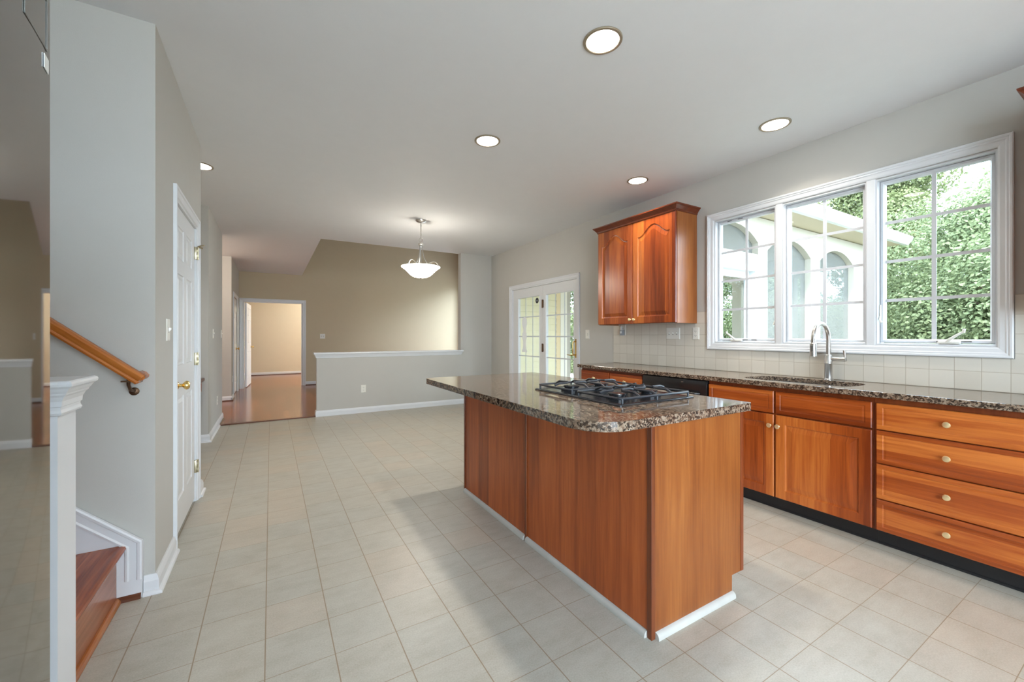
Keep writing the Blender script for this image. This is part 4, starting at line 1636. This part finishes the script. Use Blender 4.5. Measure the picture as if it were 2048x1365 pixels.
base_run(mb, (NX - 0.0355, 2.546), (-0.527, 2.546), (0, -1), 0, [(0, 0), (0.014, 0), (0.012, 0.012), (0.006, 0.021), (0, 0.024)])
mb.build('end_block', M['darkwood'], st)

# skirt board: flat white board against the wall, moulded top band
sl = (0.481 - 0.272) / (-0.754 + 0.522)       # slope of the band
mb = MB()
xa, za = -0.522, 0.272
poly = [(xa, 0.0), (xa, za), (-2.3, za + sl * (-2.3 - xa)), (-2.3, 0.9), (-1.75, 0.9), (-0.9, 0.0)]
mb.prism([(xa - 0.001, 0.0), (xa - 0.001, za - 0.01), (-2.3, za + sl * (-2.3 - xa) - 0.02), (-2.3, 0.0)], fy, 2.546, 2.5695)


def band(mb, pts, yb):
    """moulded band following a polyline in (x, z); width below/behind the line"""
    prof = [(0.0, 0.0), (0.0, -0.014), (0.006, -0.018), (0.016, -0.016), (0.020, -0.008), (0.046, -0.007), (0.052, -0.013), (0.060, -0.011), (0.065, 0.0)]
    rings = []
    for i, p in enumerate(pts):
        P = Vector(p)
        if i == 0:
            t = (Vector(pts[1]) - P).normalized()
            k = 1.0
            n = Vector((-t.y, t.x))
        elif i == len(pts) - 1:
            t = (P - Vector(pts[i - 1])).normalized()
            k = 1.0
            n = Vector((-t.y, t.x))
        else:
            t1 = (P - Vector(pts[i - 1])).normalized()
            t2 = (Vector(pts[i + 1]) - P).normalized()
            n1, n2 = Vector((-t1.y, t1.x)), Vector((-t2.y, t2.x))
            n = (n1 + n2)
            k = 1.0 / (1 + n1.dot(n2))
        rings.append([(P.x + n.x * k * o, yb + d, P.y + n.y * k * o) for o, d in prof])
    mb.loops(rings, True, True)


band(mb, [(-0.522, 0.092), (-0.522, 0.272), (-2.3, 0.272 + sl * (-2.3 + 0.522))], 2.5465)
struct('trim_stair_skirt', mb, M['white'], 'white moulded skirt board climbing beside the stairs', 'stair skirt')

# handrail
hr = thing('handrail', 'golden oak handrail on the stair wall', 'handrail', (-0.9, 2.49, 1.3))
tdir = Vector((-0.808 + 0.502, 0, 1.320 - 1.059)).normalized()
ndir = Vector((-tdir.z, 0, tdir.x)) * -1
if ndir.z < 0: ndir = -ndir
sec = [(-0.017, -0.052), (0.017, -0.052), (0.020, -0.044), (0.016, -0.036), (0.022, -0.026), (0.024, -0.014), (0.018, -0.004), (0.0, 0.0), (-0.018, -0.004), (-0.024, -0.014), (-0.022, -0.026), (-0.016, -0.036), (-0.020, -0.044)]
mb = MB()
p0 = Vector((-0.500, 2.495, 1.052))
p1 = p0 + tdir * 2.2
rings = []
for p, sh_ in ((p0, 0.022), (p1, 0)):
    rings.append([p + Vector((0, -q, 0)) + ndir * r for q, r in sec])
mb.loops(rings, True, True)
mb.build('rail', M['oak_slope'], hr, True)
mb = MB()
q0 = p0 + tdir * 0.045
ring0 = [q0 + tdir * (-0.052 + (a + 0.024) * 0.95) + ndir * (r * 1.0) for a, r in sec]
mb.loops([[v + Vector((0, dy, 0)) for v in ring0] for dy in (0.0, 0.0745)], True, True)
mb.build('rail_return', M['oak_slope'], hr, True)
mb = MB()
b = Vector((-0.552, 2.5, 0.985))
mb.tube([(-0.560, 2.495, 1.045), (-0.560, 2.495, 1.010), (-0.558, 2.515, 0.985), (-0.556, 2.568, 0.975)], [0.0065, 0.0065, 0.007, 0.008], 10)
mb.lathe([(0.019, 2.5695), (0.019, 2.566), (0.012, 2.562), (0.0, 2.561)], (-0.556, 0, 0.972), 'y', 18)
mb.box(-0.585, -0.535, 2.485, 2.505, 1.024, 1.030)
mb.build('rail_bracket', M['bronze'], hr, True)

# half wall with capped end beside the stairs
mb = MB()
mb.box(-1.05, -0.5, 1.585, 1.705, 0, 1.03)
struct('wall_stair_half', mb, M['white'], 'white half wall end post at the foot of the stairs', 'wall')
rect_cap('trim_stair_post_cap', -1.05, -0.5, 1.585, 1.705,
         [(0.001, 1.016), (0.009, 1.018), (0.011, 1.024), (0.009, 1.030), (0.008, 1.032), (0.008, 1.040), (0.011, 1.042), (0.012, 1.056), (0.017, 1.068), (0.022, 1.074), (0.023, 1.078), (0.027, 1.084), (0.031, 1.092),
          (0.034, 1.094), (0.038, 1.098), (0.039, 1.104), (0.037, 1.110), (0.032, 1.113), (0.0, 1.113)],
         'white crown-moulded cap on the post at the foot of the stairs')

# ------------------------------------------------------------------ refrigerator at the left edge
fr = thing('refrigerator', 'dark stainless refrigerator at the left picture edge mirroring the room', 'refrigerator', (-0.65, 0.47, 0))
ex, ey = -0.3067, 0.945
arc = []
for k in range(0, 25):
    s = 0.93 * k / 24.0
    th = math.radians(8.0) - min(s, 0.17) / 2.3 - max(0.0, s - 0.17) / 9.0     # contoured edge, flatter middle
    if k:
        ds = 0.93 / 24.0
        ex += math.sin(th) * ds
        ey -= math.cos(th) * ds
    arc.append((ex, ey))
back = [(-0.42, arc[-1][1]), (-0.42, arc[0][1])]
mb = MB()
poly = arc + back
mb.loops([[(a, b_, z) for a, b_ in poly] for z in (0.02, 1.80)], True, True)
dr = mb.build('door', M['fridge'], fr, True)
mb = MB()
mb.box(-1.04, -0.4205, 0.02, 0.935, 0.02, 1.79, 0.004)
mb.build('cabinet', M['fridge_side'], fr)
mb = MB()
for xx in (-1.0, -0.5):
    for yy in (0.06, 0.89):
        mb.lathe([(0.025, 0.0), (0.025, 0.0205)], (xx, yy, 0), 'z', 12)
mb.build('feet', M['slot'], fr)
# white label strip near the top edge of the door
mb = MB()
i0, i1 = 1, 2
pa, pb = Vector(arc[0]).lerp(Vector(arc[1]), 0.35), Vector(arc[0]).lerp(Vector(arc[1]), 0.95)
tng = (pb - pa).normalized()
nr = Vector((-tng.y, tng.x))
if nr.x < 0: nr = -nr
mb.loops([[(*(pa + nr * d), 1.650), (*(pb + nr * d), 1.650), (*(pb + nr * d), 1.672), (*(pa + nr * d), 1.672)] for d in (0.0005, 0.0015)], True, True)
mb.build('label_sticker', M['label'], dr)
mb = MB()
pa, pb = Vector(arc[0]).lerp(Vector(arc[1]), 0.45), Vector(arc[3])
Lr = []
for i_ in (0.0, 0.003):
    t0_, t1_ = (pb - pa).normalized() * i_, (pb - pa).normalized() * -i_
    for d in ((0.0004, 0.0012) if i_ == 0 else (0.0012, 0.0004)):
        q0, q1 = pa + t0_ + nr * d, pb + t1_ + nr * d
        Lr.append([(*q0, 1.683 + i_), (*q1, 1.683 + i_), (*q1, 1.765 - i_), (*q0, 1.765 - i_)])
mb.loops(Lr)
mb.build('display_outline', M['outline'], dr)

# ------------------------------------------------------------------ desk in the nook
dk = thing('desk_cabinet', 'cherry built-in desk with a drawer, in the nook behind the pantry door', 'desk', (-0.98, 4.95, 0))
mb = MB()
mb.box(-1.299, -0.66, 4.06, 5.868, 0.715, 0.75, 0.004)
mb.build('desk_top', M['darkwood'], dk)
for y0, y1 in ((4.07, 4.09), (5.845, 5.865)):
    mb = MB()
    mb.box(-1.298, -0.80, y0, y1, 0.0, 0.714)
    mb.build('side_panel', M['cherry_dark'], dk)
mb = MB()
mb.box(-1.29, -0.705, 4.091, 5.844, 0.585, 0.7145)
mb.build('apron', M['cherry_dark'], dk)
for y0, y1 in ((4.11, 4.96), (4.98, 5.83)):
    mb = MB()
    raised_door(mb, y0, y1, 0.59, 0.708, lambda a, b_, c: (-0.704 + c, a, b_), 0.02, [(y0 + 0.03, y1 - 0.03, 0.61, 0.69, 0)], groove=0.003, gw=0.006, bw=0.01)
    d = mb.build('drawer_front', M['cherry_h'], dk)
    round_knob(d, (-0.684, (y0 + y1) / 2 + 0.1, 0.65), s=1)

# ------------------------------------------------------------------ screened porch outside
po = thing('screened_porch', 'cream screened porch with arched openings outside the kitchen window', 'porch', (6.3, 4.6, -0.4))


def arch_poly(x0, x1, z0, zs, zt, n=12):
    pts = [(x0, z0), (x1, z0)]
    c, hw = (x0 + x1) / 2, (x1 - x0) / 2
    for k in range(n + 1):
        a = k / n
        x = x1 + (x0 - x1) * a
        u = (x - c) / hw
        pts.append((x, zs + (zt - zs) * (1 - abs(u) ** 2.2)))
    return pts


PY0 = 2.9
bays = [(4.35, 5.40, 2.28, 2.43, 2.62), (5.617, 6.79, 0.15, 2.36, 2.56), (7.07, 8.24, 0.15, 2.36, 2.56)]
doorhole = (4.42, 5.30, -0.05, 2.06)
mb = MB()
mb.prism([(3.73, -0.4), (8.95, -0.4), (8.95, 2.76), (3.73, 2.76)], fy, PY0, PY0 + 0.14,
         [list(reversed(arch_poly(*b_))) for b_ in bays] + [list(reversed(rect(*doorhole)))])
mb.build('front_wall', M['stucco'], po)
for b_ in bays:
    mb = MB()
    mb.prism(arch_poly(*b_), fy, PY0 + 0.08, PY0 + 0.084)
    mb.build('screen', M['screen'], po)
# storm door
mb = MB()
frame_rings(mb, doorhole[0], doorhole[1], doorhole[2], doorhole[3], case_fy(PY0), [(-0.06, -0.001), (-0.06, -0.02), (0.003, -0.02), (0.003, 0.06), (0.09, 0.06), (0.09, 0.08)])
sd = mb.build('storm_door', M['white'], po)
mb = MB()
mb.box(doorhole[0] + 0.09, doorhole[1] - 0.09, PY0 + 0.066, PY0 + 0.07, 0.04, 1.97)
mb.build('door_glass', M['doorglass'], sd)
# far walls: open bays with posts
for (y0,) in ((6.3,),):
    mb = MB()
    mb.prism([(4.95, -0.4), (8.95, -0.4), (8.95, 2.76), (4.95, 2.76)], fy, y0, y0 + 0.14,
             [list(reversed(arch_poly(a, a + 1.12, 0.15, 2.4, 2.6))) for a in (5.06, 6.33, 7.6)])
    mb.build('back_wall', M['stucco'], po)
mb = MB()
mb.prism([(PY0 + 0.14, -0.4), (6.3, -0.4), (6.3, 2.76), (PY0 + 0.14, 2.76)], fx, 8.81, 8.95,
         [list(reversed(arch_poly(a, a + 0.85, 0.15, 2.36, 2.5))) for a in (3.2, 4.25, 5.3)])
mb.build('end_wall', M['stucco'], po)
mb = MB()
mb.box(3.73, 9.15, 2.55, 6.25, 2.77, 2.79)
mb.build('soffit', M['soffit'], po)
mb = MB()
mb.loops([[(x, 2.56 - o, z) for o, z in ((0.0, 2.76), (0.0, 2.90), (0.10, 2.90), (0.115, 2.885), (0.095, 2.83), (0.06, 2.78), (0.05, 2.765))] for x in (3.73, 9.25)], True, True)
mb.build('gutter', M['white'], po)
mb = MB()
mb.loops([[(x, y, z) for y, z in ((2.50, 2.905), (4.6, 3.75), (6.70, 2.905), (6.70, 2.88), (4.6, 3.70), (2.50, 2.88))] for x in (3.73, 9.2)], True, True)
mb.build('roof', M['shingle'], po)
mb = MB()
mb.box(3.73, 8.80, PY0 + 0.145, 6.255, -0.4, -0.05)
mb.build('deck', M['deck'], po)

# lap siding on the house wall by the French doors
mb = MB()
zz = -0.4
while zz < 2.76:
    mb.loops([[(x, 6.30 - 0.002 - d, z) for d, z in ((0.0, zz + 0.010), (0.026, zz + 0.010), (0.012, min(2.764, zz + 0.115)), (0.0, min(2.764, zz + 0.115)))] for x in (3.73, 4.70)], True, True)
    zz += 0.115
mb.box(3.73, 4.70, 6.2985, 6.30, -0.4, 2.764)
o = mb.build('wall_siding', M['siding'])
tag(o, 'pale yellow lap siding seen through the French doors', 'wall', kind='structure')
mb = MB()
mb.box(4.70, 4.79, 6.270, 6.30, -0.4, 2.764)
o = mb.build('trim_corner_tan', M['tantrim'])
tag(o, 'tan corner board beside the yellow siding', 'trim', kind='structure')
mb = MB()
mb.box(4.79, 4.945, 6.262, 6.30, -0.4, 2.764)
o = mb.build('trim_corner_cream', M['creamtrim'])
tag(o, 'cream corner post beside the yellow siding', 'trim', kind='structure')
mb = MB()
mb.box(3.73, 4.945, 6.3005, 6.82, -0.4, 2.764)
o = mb.build('wall_exterior', M['siding'])
tag(o, 'house wall behind the yellow siding', 'wall', kind='structure')


# ------------------------------------------------------------------ trees
def crown_mesh(name, seed, n, R, Hh, leaf, mat, blobs=16):
    r = random.Random(seed)
    bs = []
    for k in range(blobs):
        a = r.random() * 2 * pi
        z = r.random()
        rad = R * (1 - 0.55 * abs(z - 0.35)) * math.sqrt(r.random()) * 0.75
        bs.append((math.cos(a) * rad, math.sin(a) * rad, z * Hh, R * r.uniform(0.32, 0.55)))
    import numpy as np
    g = np.random.default_rng(seed)
    B = np.array(bs)
    idx = g.integers(0, blobs, n)
    d = g.normal(size=(n, 3))
    d /= np.linalg.norm(d, axis=1)[:, None]
    c = B[idx, :3] + d * (B[idx, 3] * (0.55 + 0.5 * np.sqrt(g.random(n))))[:, None]
    nr_ = d + np.stack([g.uniform(-.8, .8, n), g.uniform(-.8, .8, n), g.uniform(-.3, 1, n)], 1)
    nr_ /= np.linalg.norm(nr_, axis=1)[:, None]
    t = np.cross(nr_, g.normal(size=(n, 3)))
    t /= np.linalg.norm(t, axis=1)[:, None]
    b_ = np.cross(nr_, t)
    L = (leaf * g.uniform(0.6, 1.3, n))[:, None]
    up = nr_ * L * 0.06
    verts = np.stack([c - t * L * 0.5, c + b_ * L * 0.3 + up, c + t * L * 0.5, c - b_ * L * 0.3 + up], 1).reshape(-1, 3)
    faces = np.arange(4 * n).reshape(n, 4).tolist()
    verts = verts.tolist()
    me = bpy.data.meshes.new(name)
    me.from_pydata(verts, [], faces)
    me.materials.append(mat)
    return me


crowns = [crown_mesh('crown_round', 3, 90000, 1.9, 3.6, 0.066, M['leaf_a']),
          crown_mesh('crown_tall', 5, 80000, 1.7, 5.0, 0.075, M['leaf_b'], 20),
          crown_mesh('crown_low', 8, 60000, 1.5, 2.2, 0.058, M['leaf_a'], 14),
          crown_mesh('crown_airy', 11, 50000, 2.0, 4.6, 0.07, M['leaf_c'], 16)]


def tree(name, kind, x, y, s, zb, label, cat, group, rz):
    root = thing(name, label, cat, (x, y, -0.4), group)
    root.rotation_euler = (0, 0, rz)
    c = bpy.data.objects.new('crown', crowns[kind])
    COL.objects.link(c)
    c.parent = root
    c.location = (0, 0, zb)
    c.scale = (s, s, s)
    mb = MB()
    h = zb + 2.0 * s
    r = random.Random(int(x * 100 + y))
    mb.tube([(0, 0, -0.02), (0.05, 0.02, h * 0.4), (-0.05, 0.05, h * 0.8), (0.02, 0, h)], [0.13 * s, 0.11 * s, 0.08 * s, 0.03 * s], 8)
    for k in range(4):
        a = r.random() * 6.28
        mb.tube([(0, 0, h * (0.45 + 0.1 * k)), (0.5 * math.cos(a), 0.5 * math.sin(a), h * (0.6 + 0.1 * k)), (1.0 * math.cos(a), 1.0 * math.sin(a), h * (0.7 + 0.1 * k))], [0.05, 0.035, 0.012], 6)
    me = mb.build('trunk', M['bark'])
    me.parent = root
    return root


TR = 'trees beyond the kitchen window'
tree('leafy_tree', 0, 11.7, 2.4, 1.0, 0.35, 'dense bright green tree filling the left half of the right window', 'tree', TR, 0.3)
tree('leafy_tree', 2, 10.2, 1.3, 1.15, 0.1, 'low rounded shrub tree at the bottom of the right window', 'tree', TR, 1.1)
tree('leafy_tree', 0, 12.9, 0.5, 1.12, 0.7, 'broad green tree at the right side of the right window', 'tree', TR, 2.2)
tree('leafy_tree', 2, 9.9, 0.2, 1.1, 0.1, 'low shrub at the right bottom of the right window', 'tree', TR, 2.9)
tree('leafy_tree', 3, 14.2, 3.6, 0.66, 1.3, 'airy olive tree behind the end of the porch eave', 'tree', TR, 0.9)
tree('leafy_tree', 1, 15.2, 4.8, 1.15, 1.0, 'tall tree showing above the porch eave', 'tree', TR, 4.0)
tree('leafy_tree', 1, 14.6, 7.4, 1.15, 0.6, 'tall tree behind the porch seen through the arches', 'tree', TR, 5.1)
tree('leafy_tree', 0, 12.0, 8.6, 1.1, 0.5, 'tree behind the porch in the left window', 'tree', TR, 1.7)
tree('leafy_tree', 2, 11.9, 5.6, 1.2, 0.1, 'shrub close behind the porch screens', 'tree', TR, 0.4)
tree('leafy_tree', 0, 9.6, 11.0, 1.0, 0.4, 'green tree seen through the right French door panel', 'tree', TR, 3.0)
tree('leafy_tree', 1, 16.4, 1.2, 0.82, 0.8, 'tall pale tree against the sky in the right window', 'tree', TR, 3.6)

# ------------------------------------------------------------------ rear window glazing (lights the room from behind)
mb = MB()
for k in range(4):
    a = -0.95 + 0.75 * k
    frame_rings(mb, a, a + 0.75, 0.05, 2.7, case_fy(-2.6), [(0.0, 0.02), (0.0, 0.10), (0.04, 0.10), (0.04, 0.02), (0.0, 0.02)])
o = struct('window_4', mb, M['white'], 'wide white window behind the camera', 'window')


def portal(name, loc, direction, w, h):
    d = bpy.data.lights.new(name, 'AREA')
    d.shape = 'RECTANGLE'
    d.size, d.size_y = w, h
    d.cycles.is_portal = True
    o = bpy.data.objects.new(name, d)
    COL.objects.link(o)
    o.location = loc
    o.rotation_euler = Vector(direction).to_track_quat('-Z', 'Y').to_euler()


portal('sky_portal_kitchen', (3.75, 1.465, 1.74), (-1, 0, 0), 1.76, 1.16)
portal('sky_portal_rear', (0.55, -2.64, 1.375), (0, 1, 0), 3.0, 2.65)
portal('sky_portal_family', (5.05, 9.9, 1.55), (-1, 0, 0), 2.6, 2.5)
portal('sky_portal_den', (5.05, 13.2, 1.5), (-1, 0, 0), 2.4, 1.6)
